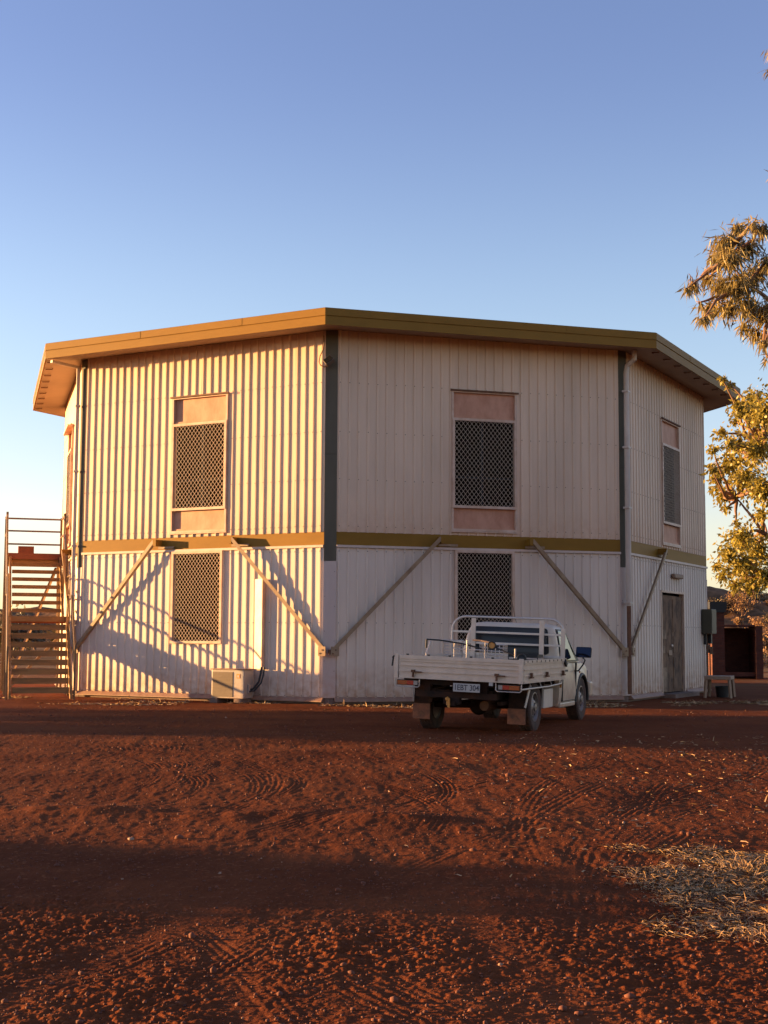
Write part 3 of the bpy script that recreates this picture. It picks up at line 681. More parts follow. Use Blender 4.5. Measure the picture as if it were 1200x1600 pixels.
for k in range(7): 
    b_ = MB(); b_.bx(-HWs-.03, HWs+.03, y_land0+.0+k*.143, y_land0+.135+k*.143, z_land-.035, z_land+.002); b_.build('landing_board', M['timber'], st)
mb = MB(); mb.bx(-HWs-.05, HWs+.05, y_land0-.03, y_land0-.001, z_land-.12, z_land+.0); mb.build('landing_joist', M['timber'], st)
mb = MB(); mb.bx(-HWs-.05, HWs+.05, y_land1, y_land1+.03, z_land-.15, z_land-.04); mb.build('landing_joist', M['redtimber'], st)
for k in range(10):
    b_ = MB(); b_.bx(-HWs-.05, HWs+.05, y_deck0+k*.15, y_deck0+.142+k*.15, z_deck-.035, z_deck); b_.build('deck_board', M['timber'], st)
mb = MB(); mb.bx(-HWs-.06, HWs+.06, y_deck0-.04, y_deck0-.002, z_deck-.09, z_deck+.06); mb.build('deck_fascia', M['redtimber'], st)
mb = MB(); mb.bx(-HWs-.06, HWs+.06, y_deck0+.02, y_deck0+.06, z_deck-.24, z_deck-.04); mb.build('deck_joist', M['timber'], st); mb = MB(); mb.bx(-HWs-.06, HWs+.06, y_deck1-.06, y_deck1-.02, z_deck-.2, z_deck-.04); mb.build('deck_joist', M['timber'], st)
# posts
def post(x, y, z0, z1, r=.02):
    b_ = MB(); b_.bx(x-r, x+r, y-r, y+r, z0, z1); b_.build('post', M['stairsteel'], st)
for sx in (-1, 1):
    x = sx*(HWs+.065)
    post(x, .06, -.1, 1.05); post(x, y_land0+.03, -.1, z_land+.95); post(x, y_land1-.03, -.1, z_land+1.0); post(x, y_deck0+.02, -.1, z_deck+1.08, .028); post(x, y_deck1-.04, -.1, z_deck+1.08, .028)
    r = MB()
    for dz in (.95, .5):
        r.tube([(x, .06, dz), (x, y_land0+.03, z_land+dz), (x, y_land1, z_land+dz), (x, y_deck0, z_deck+dz+.07), (x, y_deck1, z_deck+dz+.07)], .024, 8)
    r.build('handrail', M['stairsteel'], st, smooth=60)
r = MB()
for dz in (1.04, .72, .38): r.tube([(-HWs-.06, y_deck1-.04, z_deck+dz), (HWs+.06, y_deck1-.04, z_deck+dz)], .022, 8)
r.build('back_rail', M['stairsteel'], st)
d = MB(); d.bar((-HWs, y_land1+.2, .1), (HWs-.05, y_deck1-.1, z_deck-.25), .05, .09); d.bar((-HWs, y_land1+.26, .0), (HWs-.05, y_land1+.3, 1.3), .05, .06); d.build('cross_brace', M['brace'], st)
bx_ = MB(); bx_.bx(-.19, .19, -.12, .12, 0, .24)
c_ = st.matrix_basis @ Vector((-.20, y_deck0+.25, z_deck+.003))
bxo = bx_.build('box', M['redtimber']); 
bxo.location = Matrix.Translation(st.location) @ Matrix.Rotation(st.rotation_euler.z, 4, 'Z') @ Vector((-.22, y_deck0+.25, z_deck+.003)); bxo.rotation_euler.z = st.rotation_euler.z
tag(bxo, 'small red brown box sitting on the deck at the top of the staircase', 'box')

# ------------------------------------------------------------------ ute
TYAW = R(-21)
tr = thing('parked_ute', 'dusty white single cab ute with an aluminium tray parked before the shaded wall', 'ute', (0.99, 18.22, 0.0), TYAW)
XF = Matrix.Translation((0, 0, .70)) @ Matrix.Rotation(R(1.9), 4, 'Y') @ Matrix.Translation((0, 0, -.70))
def tb(mb, name, m, parent=tr, **k): return mb.build(name, m, parent, xf=XF, **k)
TW, TL, TZ0, TZ1 = .90, 2.38, .70, 1.005
YRW, YFW, WR = .98, 3.93, .335
# tray
mb = MB(); mb.bx(-TW+.03, TW-.03, .03, TL, TZ0+.01, TZ0+.06); tb(mb, 'tray_floor', M['alloy'])
def gate(x0, x1, y, s, nm):     # panel across X at y, facing s*Y
    b = MB(); b.bx(x0, x1, y-.0125, y+.0125, TZ0, TZ1)
    g = tb(b, nm, M['alloy'])
    r = MB()
    for z, h in ((TZ0+.015, .03), (TZ0+.095, .014), (TZ0+.175, .014), (TZ0+.235, .016), (TZ1-.02, .05)): r.bx(x0, x1, y+s*.013 if s > 0 else y-.026, y+.026 if s > 0 else y-.013, z-h/2+.0, z+h/2)
    tb(r, 'pressed_rib', M['alloy'], g)
    return g
g = gate(-TW+.07, TW-.045, .0125, -1, 'tailgate')
for x in (-TW+.035, TW-.022):
    b = MB(); b.bx(x-.034, x+.022, -.018, .03, TZ0-.005, TZ1+.02); tb(b, 'corner_post', M['alloy'], bevel=.004)
def side(s):
    x = s*TW; b = MB(); b.bx(min(x, x-s*.025), max(x, x-s*.025), .04, TL, TZ0, TZ1); g = tb(b, 'side_panel', M['alloy'])
    r = MB()
    for z, h in ((TZ0+.015, .03), (TZ0+.10, .013), (TZ0+.18, .013), (TZ1-.05, .012), (TZ1-.018, .04)): r.bx(min(x, x+s*.014), max(x, x+s*.014), .04, TL, z-h/2, z+h/2)
    tb(r, 'pressed_rib', M['alloy'], g)
    h = MB()
    for k in range(10): h.lathe([(.014, 0), (.014, .004)], (x+s*.0145, .18+k*.235, TZ1-.018), (s, 0, 0), 8); 
    for k in range(10): h.box((x+s*.017, .18+k*.235, TZ1-.018), (.004, .024, .024))
    tb(h, 'rope_hole', M['dark'], g)
    for y in (.35, 1.2, 2.15):
        l_ = MB(); l_.box((x+s*.025, y, TZ0+.10), (.03, .05, .07)); l_.box((x+s*.035, y, TZ0+.075), (.03, .10, .02)); tb(l_, 'latch', M['rust'], g)
    c = MB(); c.bar((x+s*.02, TL-.12, TZ1-.03), (x+s*.02, TL-.02, TZ1-.10), .03, .05); tb(c, 'latch', M['dark'], g)
side(1); side(-1)
for x in (-.62, .55):
    l_ = MB(); l_.box((x, -.03, TZ0+.10), (.05, .04, .035)); l_.box((x+.06, -.035, TZ0+.09), (.12, .02, .015)); l_.box((x, -.03, TZ0+.05), (.02, .03, .06)); tb(l_, 'latch', M['rust'])
for k in range(6):
    h = MB(); h.box((-.72+k*.30, .01, TZ1+.013), (.03, .03, .022)); tb(h, 'rope_hook', M['dark'])
s_ = MB(); s_.bar((-TW-.02, 0, TZ1-.02), (-TW-.035, .0, TZ1-.15), .012, .02); s_.bar((-TW-.005, .0, TZ1-.01), (-TW-.035, .0, TZ1-.04), .012, .02); tb(s_, 'latch', M['dark'])
# headboard hoop
hy = TL-.01; hx = TW-.035; zt = 1.575
hb = MB(); pts = [(-hx, hy, TZ0+.1), (-hx, hy, zt-.20)]
for k in range(1, 7): a = math.pi/2*k/6; pts.append((-hx+.22*(1-math.cos(a)), hy, zt-.20+.20*math.sin(a)))
for k in range(0, 7): a = math.pi/2*k/6; pts.append((hx-.22*(1-math.sin(a)), hy, zt-.20+.20*math.cos(a)))
pts.append((hx, hy, TZ0+.1)); hb.tube(pts, .018, 10)
hbo = tb(hb, 'headboard', M['tube'], smooth=60)
for x in (-.52, .54):
    b = MB(); b.bx(x-.035, x+.035, hy-.045, hy-.022, TZ0+.06, zt-.022); tb(b, 'upright', M['alloy'], hbo, bevel=.004)
b = MB(); b.bx(hx-.032, hx+.032, hy-.05, hy-.023, TZ0+.1, zt-.14); tb(b, 'upright', M['alloy'], hbo, bevel=.004)
for z in (1.345, 1.185, TZ1+.01):
    b = MB(); b.bx(-hx, hx, hy-.018, hy+.012, z-.016, z+.016); tb(b, 'rail', M['tube'], hbo, bevel=.004)
b = MB(); b.bx(-hx+.02, hx-.02, hy-.008, hy+.002, TZ0+.05, TZ1); tb(b, 'mesh_panel', M['alloy'], hbo)
# lower body loft (bonnet, guards, doors)
def lower_body():
    mb = MB(); ys = []
    y = 2.46
    while y < 4.72: ys.append(y); y += .04
    rings = []
    for y in ys:
        t = (y-2.46)/(4.70-2.46)
        arch = 0
        dy = y-YFW
        zb = .30
        if abs(dy) < .42: zb = max(zb, .315+math.sqrt(.42**2-dy*dy)*.95)
        nose = max(0, (y-4.35)/.35)
        if y < 3.42: belt = .935
        else: belt = .935-.018*(y-3.42)-.12*max(0, (y-4.0)/.7)**2
        hw = .80-.015*max(0, (y-3.3))-.10*nose**2
        if y > 4.45: zb = max(zb, .30+.0*nose)
        top = belt+(.055 if y > 3.45 else 0)*math.sin(min(1, (y-3.45)/.3)*math.pi/2 if y > 3.45 else 0)
        ring = []
        K = 8
        for s in (1,):
            for k in range(K):
                f = k/(K-1); z = zb+(belt-.05-zb)*f
                bul = .03*math.sin(max(0, min(1, (z-.25)/.65))*math.pi)
                flare = .018*math.exp(-((abs(math.hypot(dy, z-.32)-.45))/.05)**2)
                x = hw-.03+bul+flare
                ring.append((x, z))
            ring += [(hw-.035, belt-.02), (hw-.075, belt+.002), (hw-.22, belt+.012+(top-belt)*.6), (hw-.50, top+.005)]
        ring = ring+[(0, top+.012)]+[(-x, z) for x, z in ring[::-1]]
        rings.append([(x, y, z) for x, z in ring])
    n = len(rings[0]); k0 = len(mb.v)
    for r in rings: mb.v += r
    for i in range(len(rings)-1):
        for j in range(n-1):
            mb.f.append((i*n+j, i*n+j+1, (i+1)*n+j+1, (i+1)*n+j))
    mb.f.append(tuple(range(n))); mb.f.append(tuple((len(rings)-1)*n+j for j in range(n))[::-1])
    return mb
body = tb(lower_body(), 'body', M['white'], smooth=38)
# greenhouse
def cab():
    mb = MB(); lev = [(.93, .765, 2.47, 3.95), (1.02, .755, 2.475, 3.82), (1.15, .73, 2.49, 3.63), (1.30, .695, 2.51, 3.41), (1.40, .665, 2.53, 3.28), (1.455, .635, 2.56, 3.20), (1.49, .58, 2.61, 3.12), (1.508, .48, 2.70, 3.0)]
    n = 0
    for z, hw, y0, y1 in lev:
        c = .09 if z < 1.45 else .12; ring = []
        for (cx_, cy_, a0) in ((hw-c, y0+c, -90), (hw-c, y1-c, 0), (-hw+c, y1-c, 90), (-hw+c, y0+c, 180)):
            for k in range(5):
                a = R(a0+k*22.5); ring.append((cx_+c*math.cos(a), cy_+c*math.sin(a), z))
        n = len(ring); mb.v += ring
    for i in range(len(lev)-1):
        for j in range(n): mb.f.append((i*n+j, i*n+(j+1) % n, (i+1)*n+(j+1) % n, (i+1)*n+j))
    mb.f.append(tuple((len(lev)-1)*n+j for j in range(n)))
    return mb
cabo = tb(cab(), 'cab', M['white'], smooth=45)
def rounded(poly, r=.03, k=3):
    out = []; n = len(poly)
    for i in range(n):
        p = Vector(poly[i]); a = Vector(poly[i-1]); b = Vector(poly[(i+1) % n])
        d1 = (a-p).normalized(); d2 = (b-p).normalized()
        s0 = p+d1*r; s1 = p+d2*r
        for j in range(k+1):
            t = j/k; out.append(tuple((1-t)**2*s0+2*t*(1-t)*p+t*t*s1))
    return out
# rear window follows the slight tumblehome of the cab's back
def backp(a, b, t): 
    y0 = np.interp(b, [.93, 1.02, 1.15, 1.30, 1.40, 1.455], [2.47, 2.475, 2.49, 2.51, 2.53, 2.56]); return (a, y0-t, b)
rw = rounded([(-.60, 1.07), (.60, 1.07), (.555, 1.415), (-.555, 1.415)], .05)
b = MB(); b.prism(rw, backp, -.02, .016); rwo = tb(b, 'rear_window', M['carglass'])
seal = rounded([(-.625, 1.045), (.625, 1.045), (.58, 1.437), (-.58, 1.437)], .06)
b = MB(); b.prism(seal, backp, -.02, .011); tb(b, 'window_seal', M['dark'], rwo)
def sidep(s):
    def f(a, b_, t):
        hw = np.interp(b_, [.93, 1.02, 1.15, 1.30, 1.40, 1.455], [.765, .755, .73, .695, .665, .635]); return (s*(hw+t), a, b_)
    return f
for s in (1, -1):
    q = rounded([(2.62, .965), (3.55, .965), (3.40, 1.13), (3.16, 1.40), (2.72, 1.41)], .03)
    b = MB(); b.prism(q, sidep(s), -.02, .024); wo = tb(b, 'side_window', M['glass'])
    q = rounded([(2.59, .945), (3.78, .945), (3.43, 1.16), (3.19, 1.425), (2.69, 1.432)], .03)
    b = MB(); b.prism(q, sidep(s), -.02, .018); tb(b, 'window_seal', M['dark'], wo)
q = rounded([(-.62, .97), (.62, .97), (.53, 1.42), (-.53, 1.42)], .05)
b = MB(); b.prism(q, lambda a, b_, t: (a, np.interp(b_, [.93, 1.02, 1.15, 1.30, 1.40, 1.455], [3.95, 3.82, 3.63, 3.41, 3.28, 3.20])+t, b_), -.03, .03); tb(b, 'windscreen', M['glass'])
# doors shut lines, handle, sill, arch lip
for s in (1, -1):
    q = [(2.64, .36), (2.635, .935), (2.645, .935), (2.65, .36)]
    b = MB(); x = s*.804
    for y0, y1 in ((2.635, 2.643), (3.50, 3.508)): b.bx(min(x-.02*s, x+s*.008), max(x-.02*s, x+s*.008), y0, y1, .36, .93)
    b.bx(min(x-.02*s, x+s*.004), max(x-.02*s, x+s*.004), 2.64, 3.5, .355, .363); tb(b, 'door_gap', M['dark'], body)
    b = MB(); b.bx(min(x, x+s*.03), max(x, x+s*.03), 2.68, 2.84, .80, .83); tb(b, 'door_handle', M['dark'], body, bevel=.006)
    b = MB(); b.bx(min(x-.04*s, x+s*.008), max(x-.04*s, x+s*.008), 2.5, 3.45, .27, .34); tb(b, 'sill', M['white'], body, bevel=.015)
    b = MB(); pts = []
    for k in range(17):
        a = R(180-k*11.25*1.0); pts.append((s*.80, YFW+.425*math.cos(a), .315+.415*math.sin(a)))
    b.tube(pts, .028, 8); tb(b, 'wheel_arch', M['dark'], body, smooth=60)
    b = MB(); b.bx(min(s*.35, s*.76), max(s*.35, s*.76), YFW-.4, YFW+.4, .74, .78); b.bx(min(s*.35, s*.37), max(s*.35, s*.37), YFW-.4, YFW+.4, .3, .74); tb(b, 'inner_guard', M['dark'], body)
b = MB(); b.bx(-.78, .78, 4.66, 4.86, .36, .60); tb(b, 'front_bumper', M['white'], bevel=.03)
for s in (1, -1):
    b = MB(); b.bx(min(s*.48, s*.72), max(s*.48, s*.72), 4.69, 4.735, .62, .78); tb(b, 'headlight', M['lensgrey'], bevel=.01)
b = MB(); b.box((.835, 3.62, .78), (.012, .05, .03)); tb(b, 'side_indicator', M['lensamber'], body)
# rear-view mirrors on arms
for s in (1, -1):
    b = MB(); b.tube([(s*.80, 3.42, .80), (s*.86, 3.41, .80), (s*.93, 3.42, .90), (s*.96, 3.42, .97), (s*.93, 3.42, 1.0), (s*.93, 3.42, 1.03)], .012, 8)
    arm = tb(b, 'mirror_arm', M['dark'], smooth=60)
    b = MB(); b.box((s*.935, 3.43, 1.09), (.245, .05, .165), Matrix.Rotation(R(-14), 3, 'X')); tb(b, 'mirror_housing', M['dark'], arm, bevel=.02)
    b = MB(); b.box((s*.935, 3.400, 1.09), (.225, .006, .145), Matrix.Rotation(R(-14), 3, 'X')); tb(b, 'mirror_glass', M['mirror'], arm)
b = MB(); b.tube([(-.05, 3.05, 1.5), (-.12, 2.9, 1.95)], .004, 5); tb(b, 'aerial', M['dark'])
b = MB(); b.tube([(.62, 3.78, .95), (.60, 3.55, 1.70)], .003, 5); 
# chassis and underbody
b = MB()
for s in (1, -1): b.bx(min(s*.36, s*.44), max(s*.36, s*.44), .18, 4.5, .45, .57)
for y in (.2, 1.5, 2.3): b.bx(-.44, .44, y, y+.08, .47, .56)
for y in (.12, .8, 1.5, 2.1): b.bx(-.80, .80, y, y+.06, TZ0-.075, TZ0+.008)
b.bx(-.50, .50, 2.5, 4.5, .28, .5)
tb(b, 'chassis', M['chassis'])
b = MB(); b.bx(-.62, .52, .10, .20, .46, .54); b.bx(-.5, -.42, .12, .2, .54, .63); b.bx(.3, .38, .12, .2, .54, .63); tb(b, 'rear_crossbar', M['chassis'])
b = MB(); b.bx(-.20, .02, .04, .16, .38, .47); b.bx(-.15, -.03, .0, .1, .36, .42); tb(b, 'tow_hitch', M['chassis'])
b = MB(); b.lathe([(.005, .06), (.03, .045), (.03, .02), (.014, 0), (.014, -.05)], (-.13, .0, .42), (0, 0, 1), 12); b.box((-.10, -.03, .40), (.03, .02, .12)); tb(b, 'tow_ball', M['orange'])  # ball and shackle coloured orange to stand for a sun glint
b = MB(); b.lathe([(.0, -.12), (.10, -.09), (.14, 0), (.10, .09), (0, .12)], (0, YRW, WR), (0, 1, 0), 16); b.tube([(-.66, YRW, WR), (.66, YRW, WR)], .045, 10); b.build('rear_axle', M['chassis'], tr, smooth=50)
b = MB()
for s in (1, -1): b.bx(min(s*.46, s*.52), max(s*.46, s*.52), .35, 1.6, .38, .43)
tb(b, 'leaf_spring', M['chassis'])
b = MB(); b.lathe([(.0, .0), (.17, .0), (.30, .02), (.33, .08), (.30, .14), (.0, .14)], (0, 1.75, .33), (0, 0, 1), 24); tb(b, 'spare_wheel', M['tyre'], smooth=40)
b = MB(); b.tube([(-.25, .4, .36), (-.25, 1.4, .36), (-.25, 2.4, .36)], .03, 8); b.tube([(.25,.45,.36),(.25,.9,.36)], .07, 10); tb(b, 'exhaust', M['rust'], smooth=50)
# mudguards and flaps
for s in (1, -1):
    b = MB(); x0, x1 = sorted((s*.56, s*.80)); b.bx(x0, x1, YRW-.42, YRW-.40, .30, .62); b.bx(x0, x1, YRW-.41, YRW+.42, .62, .635); b.bx(x0, x1, YRW+.41, YRW+.43, .35, .62)
    tb(b, 'mudguard', M['chassis'])
    b = MB(); b.bx(x0-.005, x1+.005, YRW-.45, YRW-.435, .13, .34); fl_ = tb(b, 'mudflap', M['flap'])
    b = MB(); xm = (x0+x1)/2
    b.prism([(xm-.06, .19), (xm+.06, .19), (xm, .245)], lambda a, c, t: (a, t, c), YRW-.4535, YRW-.4505); tb(b, 'flap_emblem', M['rust'], fl_)
    b = MB(); b.bar((s*.80, YRW-.46, .36), (s*.84, YRW-.36, .66), .012, .035); tb(b, 'stay', M['tube'])
# tail lights with guards, plate
for s in (1, -1):
    xa, xb = sorted((s*.555, s*.865))
    b = MB(); b.bx(xa, xb, .02, .07, .605, .675); tl = tb(b, 'tail_light', M['dark'])
    w_ = (xb-xa-.02)/5
    for k, (mm, u0, u1) in enumerate((('lensgrey', 0, 1), ('lensred', 1, 2.6), ('lensamber', 2.6, 5))):
        a0 = xa+.01+u0*w_ if s > 0 else xb-.01-u1*w_; 
        b = MB(); b.bx(a0+.001, a0+(u1-u0)*w_-.001, .008, .0195, .612, .668); tb(b, 'lens', M[mm], tl)
    b = MB(); z0 = .585
    b.tube([(xa-.02, .0, .69), (xa-.02, .0, z0+.02), (xa, .0, z0), (xb, .0, z0), (xb+.02, .0, z0+.02), (xb+.02, .0, .69)], .008, 6); tb(b, 'light_guard', M['tube'], smooth=60)
b = MB(); b.box((.47, .0, .675), (.05, .03, .045)); tb(b, 'plate_lamp', M['plate'])
b = MB(); b.bx(-.055, .315, .0, .006, .555, .665); pl = tb(b, 'number_plate', M['plate'])
b = MB(); b.bx(-.066, .326, .0065, .012, .545, .676); tb(b, 'plate_holder', M['chassis'], pl)
def text_mesh(txt, size, name, m, parent, M4, width=None):
    c = bpy.data.curves.new('t', 'FONT'); c.body = txt; c.size = size; c.extrude = .0012; c.align_x = 'CENTER'; c.align_y = 'CENTER'; c.offset = size*.012
    o = bpy.data.objects.new('t', c); COL.objects.link(o); dg = bpy.context.evaluated_depsgraph_get()
    me = bpy.data.meshes.new_from_object(o.evaluated_get(dg)); bpy.data.objects.remove(o)
    if width:
        xs = [v.co.x for v in me.vertices]; f = width/(max(xs)-min(xs))
        for v in me.vertices: v.co.x *= f
    me.transform(M4); me.materials.clear(); me.materials.append(m); me.name = name
    q = bpy.data.objects.new(name, me); COL.objects.link(q); q.parent = parent; return q
text_mesh('1EBT 304', .105, 'registration_number', M['ink'], pl, XF @ Matrix.Translation((.13, -.0015, .608)) @ Matrix.Rotation(math.pi/2, 4, 'X'), .335)
# under-tray box, side rail, reflectors
b = MB(); b.bx(.48, .78, 1.62, 2.15, .30, .57); tb(b, 'tool_box', M['pipe'], bevel=.01)
b = MB(); b.tube([(.87, .05, .62), (.87, 1.5, .62), (.87, 2.25, .64), (.87, 2.3, .70)], .013, 8)
for y in (.55, 1.1, 1.7): b.tube([(.87, y, .62), (.84, y+.02, .70)], .008, 6)
tb(b, 'side_rail', M['tube'], smooth=60)
b = MB(); b.box((.66, 1.605, .60), (.09, .01, .03)); b.box((.79, 1.61, .60), (.02, .01, .03)); tb(b, 'reflector', M['orange'])
b = MB(); b.box((.815, 2.47, .60), (.03, .012, .06)); tb(b, 'reflector', M['orange'])
# wheels
def wheel(x, y, s, name='wheel'):
    t = MB(); w2 = .10
    prof = [(.20, -w2*.85), (.265, -w2), (.315, -w2*.96), (WR-.004, -w2*.8), (WR, -w2*.5), (WR, w2*.5), (WR-.004, w2*.8), (.315, w2*.96), (.265, w2), (.20, w2*.85)]
    t.lathe(prof, (0, 0, 0), (1, 0, 0), 40)
    # tread blocks
    for k in range(44):
        a = 2*math.pi*k/44
        for c_, o_ in ((-.065, 0), (-.022, .5), (.022, 0), (.065, .5)):
            a2 = a+o_*2*math.pi/44; m3 = Matrix.Rotation(a2, 3, 'X'); t.box(m3 @ Vector((c_, 0, WR+.003)), (.034, .034, .010), m3)
    wo = t.build('wheel', M['tyre'], tr, smooth=35); wo.location = (x, y, WR-.01)
    r = MB(); r.lathe([(.205, s*.085), (.19, s*.088), (.18, s*.06), (.165, s*.035), (.12, s*.045), (.09, s*.075), (.06, s*.08), (.055, s*.10), (.0, s*.105)], (0, 0, 0), (1, 0, 0), 28)
    r.lathe([(.205, -s*.085), (.185, -s*.06), (.0, -s*.05)], (0, 0, 0), (1, 0, 0), 28)
    ro = r.build('rim', M['rim'], wo, smooth=40)
    h = MB()
    for k in range(8):
        a = 2*math.pi*k/8; h.lathe([(.02, 0), (.02, .003)], (s*.056, .143*math.cos(a), .143*math.sin(a)), (s, 0, 0), 8); h.box((s*.056, .143*math.cos(a), .143*math.sin(a)), (.006, .03, .03), Matrix.Rotation(a, 3, 'X'))
    h.build('rim_slot', M['dark'], wo)
    return wo
for (x, y, s) in ((-.70, YRW, -1), (.72, YRW, 1), (-.69, YFW, -1), (.70, YFW, 1)): wheel(x, y, s)

# cargo on the tray
TM = Matrix.Translation(tr.location) @ Matrix.Rotation(TYAW, 4, 'Z') @ XF
def on_tray(name, label, cat, x, y, rz=0):
    p = TM @ Vector((x, y, TZ0+.065)); t = thing(name, label, cat, tuple(p), TYAW+rz); t.rotation_euler = (TM.to_3x3() @ Matrix.Rotation(rz, 3, 'Z')).to_euler(); return t
def wire_basket(t, wx, wy, h, nx, ny, nz, r=.005):
    b = MB()
    for z in (0.01, h): b.tube([(-wx, -wy, z), (wx, -wy, z), (wx, wy, z), (-wx, wy, z), (-wx, -wy, z)], r*1.5, 6)
    b.build('rim_wire', M['tube'], t)
    b = MB()
    for i in range(nx+1):
        x = -wx+2*wx*i/nx
        for y in (-wy, wy): b.tube([(x, y, .01), (x, y, h)], r, 5)
        b.tube([(x, -wy, .012), (x, wy, .012)], r, 5)
    for i in range(ny+1):
        y = -wy+2*wy*i/ny
        for x in (-wx, wx): b.tube([(x, y, .01), (x, y, h)], r, 5)
    for k in range(1, nz):
        z = h*k/nz; b.tube([(-wx, -wy, z), (wx, -wy, z), (wx, wy, z), (-wx, wy, z), (-wx, -wy, z)], r, 5)
    b.build('wires', M['tube'], t)
wb = on_tray('wire_basket', 'tall pale wire basket on the ute tray nearer its left side', 'wire basket', -.38, .95, .25)
wire_basket(wb, .13, .16, .46, 3, 3, 11)
wb = on_tray('wire_basket', 'pale wire basket on the ute tray beside the trolley wheel whose hub is coloured sunlit orange', 'wire basket', .18, 1.05, .1)
wire_basket(wb, .17, .14, .42, 6, 3, 9)
ft = on_tray('folding_trolley', 'folded hand trolley with black handle and two small wheels lying on the ute tray', 'trolley', 0, .75)
b = MB(); b.tube([(-.66, -.15, .27), (-.64, .0, .47)], .010, 8); b.tube([(-.66, -.15, .0), (-.66, -.15, .27)], .010, 8); b.build('side_frame', M['tube'], ft); b = MB(); b.tube([(.62,-.15,.0),(.62,-.15,.38)],.012,8); b.build('end_post', M['tube'], ft); b = MB()

b.tube([(-.30, .0, .0), (-.30, .0, .42)], .010, 8); b.tube([(-.1, -.05, .0), (-.1, -.05, .47)], .012, 8)
b.tube([(.12, .1, .0), (.12, .1, .46)], .010, 8); b.tube([(-.30, .0, .34), (.1, .0, .34)], .008, 8); b.build('frame', M['tube'], ft)
b = MB(); b.tube([(-.66, -.15, .34), (-.66, -.15, .46)], .015, 8); b.tube([(-.66, -.15, .46), (-.50, -.08, .455), (-.2, .0, .42), (.1, .0, .36)], .011, 8); b.tube([(.27, -.05, .40), (.45, -.1, .34), (.66, -.1, .27)], .010, 8); b.build('handle', M['dark'], ft, smooth=60)
b = MB(); b.tube([(-.02, -.05, .475), (.1, -.05, .47), (.24, -.08, .45)], .012, 8); b.build('axle', M['cream'], ft)
for (x, y, z, r_, mm) in ((.27, -.09, .41, .062, 'orange'), (.70, -.10, .25, .066, 'dark')):  # first hub painted orange as if low sun caught it
    b = MB(); b.lathe([(r_*.72, -.018), (r_*.9, -.02), (r_, -.008), (r_, .008), (r_*.9, .02), (r_*.72, .018)], (x, y, z), (.35, -.9, .2), 22, closed=True); wh = b.build('wheel', M['dark'], ft, smooth=50)
    b = MB(); b.lathe([(0.001, .012), (r_*.3, .014), (r_*.72, .006), (r_*.72, -.006), (0.001, -.012)], (x, y, z), (.35, -.9, .2), 18); b.build('hub', M[mm], wh, smooth=50)
cr = on_tray('crate', 'low black plastic crate on the ute tray in front of the cab', 'crate', .42, 1.9)
b = MB()
for z in (.0, .08, .16, .24): 
    b.bx(-.22, .22, -.16, -.15, z, z+.05); b.bx(-.22, .22, .15, .16, z, z+.05); b.bx(-.22, -.21, -.15, .15, z, z+.05); b.bx(.21, .22, -.15, .15, z, z+.05)
for x in (-.215, .0, .215): b.bx(x-.006, x+.006, -.148, -.142, 0, .29)
b.bx(-.21, .21, -.15, .15, .0, .01); b.build('slats', M['dark'], cr)

# ------------------------------------------------------------------ small yard things at the right
tb_ = thing('low_table', 'low cream table with splayed legs standing at the right end of the building', 'table', (7.86, 31.9, gz(7.98, 31.9)), R(-20))
b = MB(); b.bx(-.30, .30, -.42, .42, .42, .50); b.build('tabletop', M['cream'], tb_, bevel=.005)
for x, y in ((-.26, -.38), (.26, -.38), (-.26, .38), (.26, .38)):
    b = MB(); b.bar((x*1.12, y*1.08, 0), (x, y, .42), .055, .055); b.build('leg', M['cream'], tb_)
bk = MB(); bk.lathe([(.13, 0), (.17, .26), (.16, .26), (.12, .02), (0.001, .02)], (0, 0, 0), (0, 0, 1), 20); bko = bk.build('bucket', M['dark'], smooth=40); bko.location = (7.95, 32.0, gz(7.95, 32)); tag(bko, 'black bucket in the shade under the low cream table', 'bucket')
bw = thing('brick_shelter', 'low red brick shelter, open fronted and dark inside, right of the building', 'brick shelter', (11.7, 47.4, 0), R(-6))
b = MB(); b.bx(-.35, .0, 0, 1.5, -.2, 1.74); b.build('side_wall', M['brick'], bw)
b = MB(); b.bx(1.222, 1.46, -.12, 1.5, -.2, 1.76); b.build('side_wall', M['brick'], bw)
b = MB(); b.bx(.002, 1.22, 1.38, 1.5, -.2, 1.70); b.build('back_wall', M['brick'], bw)
b = MB(); b.bx(-.35, 1.221, -.06, 1.5, 1.741, 1.80); b.build('roof_slab', M['brick'], bw)
b = MB(); b.bx(.002, 1.22, .02, .08, .02, .16); b.build('hearth', M['brick'], bw)
ch = thing('brick_chimney', 'square brick chimney stack with a wide black cap between the building and the yard wall', 'chimney', (11.35, 46.2, 0), R(-6))
b = MB(); b.bx(-.22, .20, -.2, .2, -.2, 2.22); b.build('stack', M['brick'], ch)
b = MB(); b.prism([(-.24, 2.2), (-.28, 2.34), (-.28, 2.56), (.28, 2.56), (.28, 2.34), (.24, 2.2)], lambda a, c, t: (a, t, c), -.26, .26); b.build('cap', M['dark'], ch)

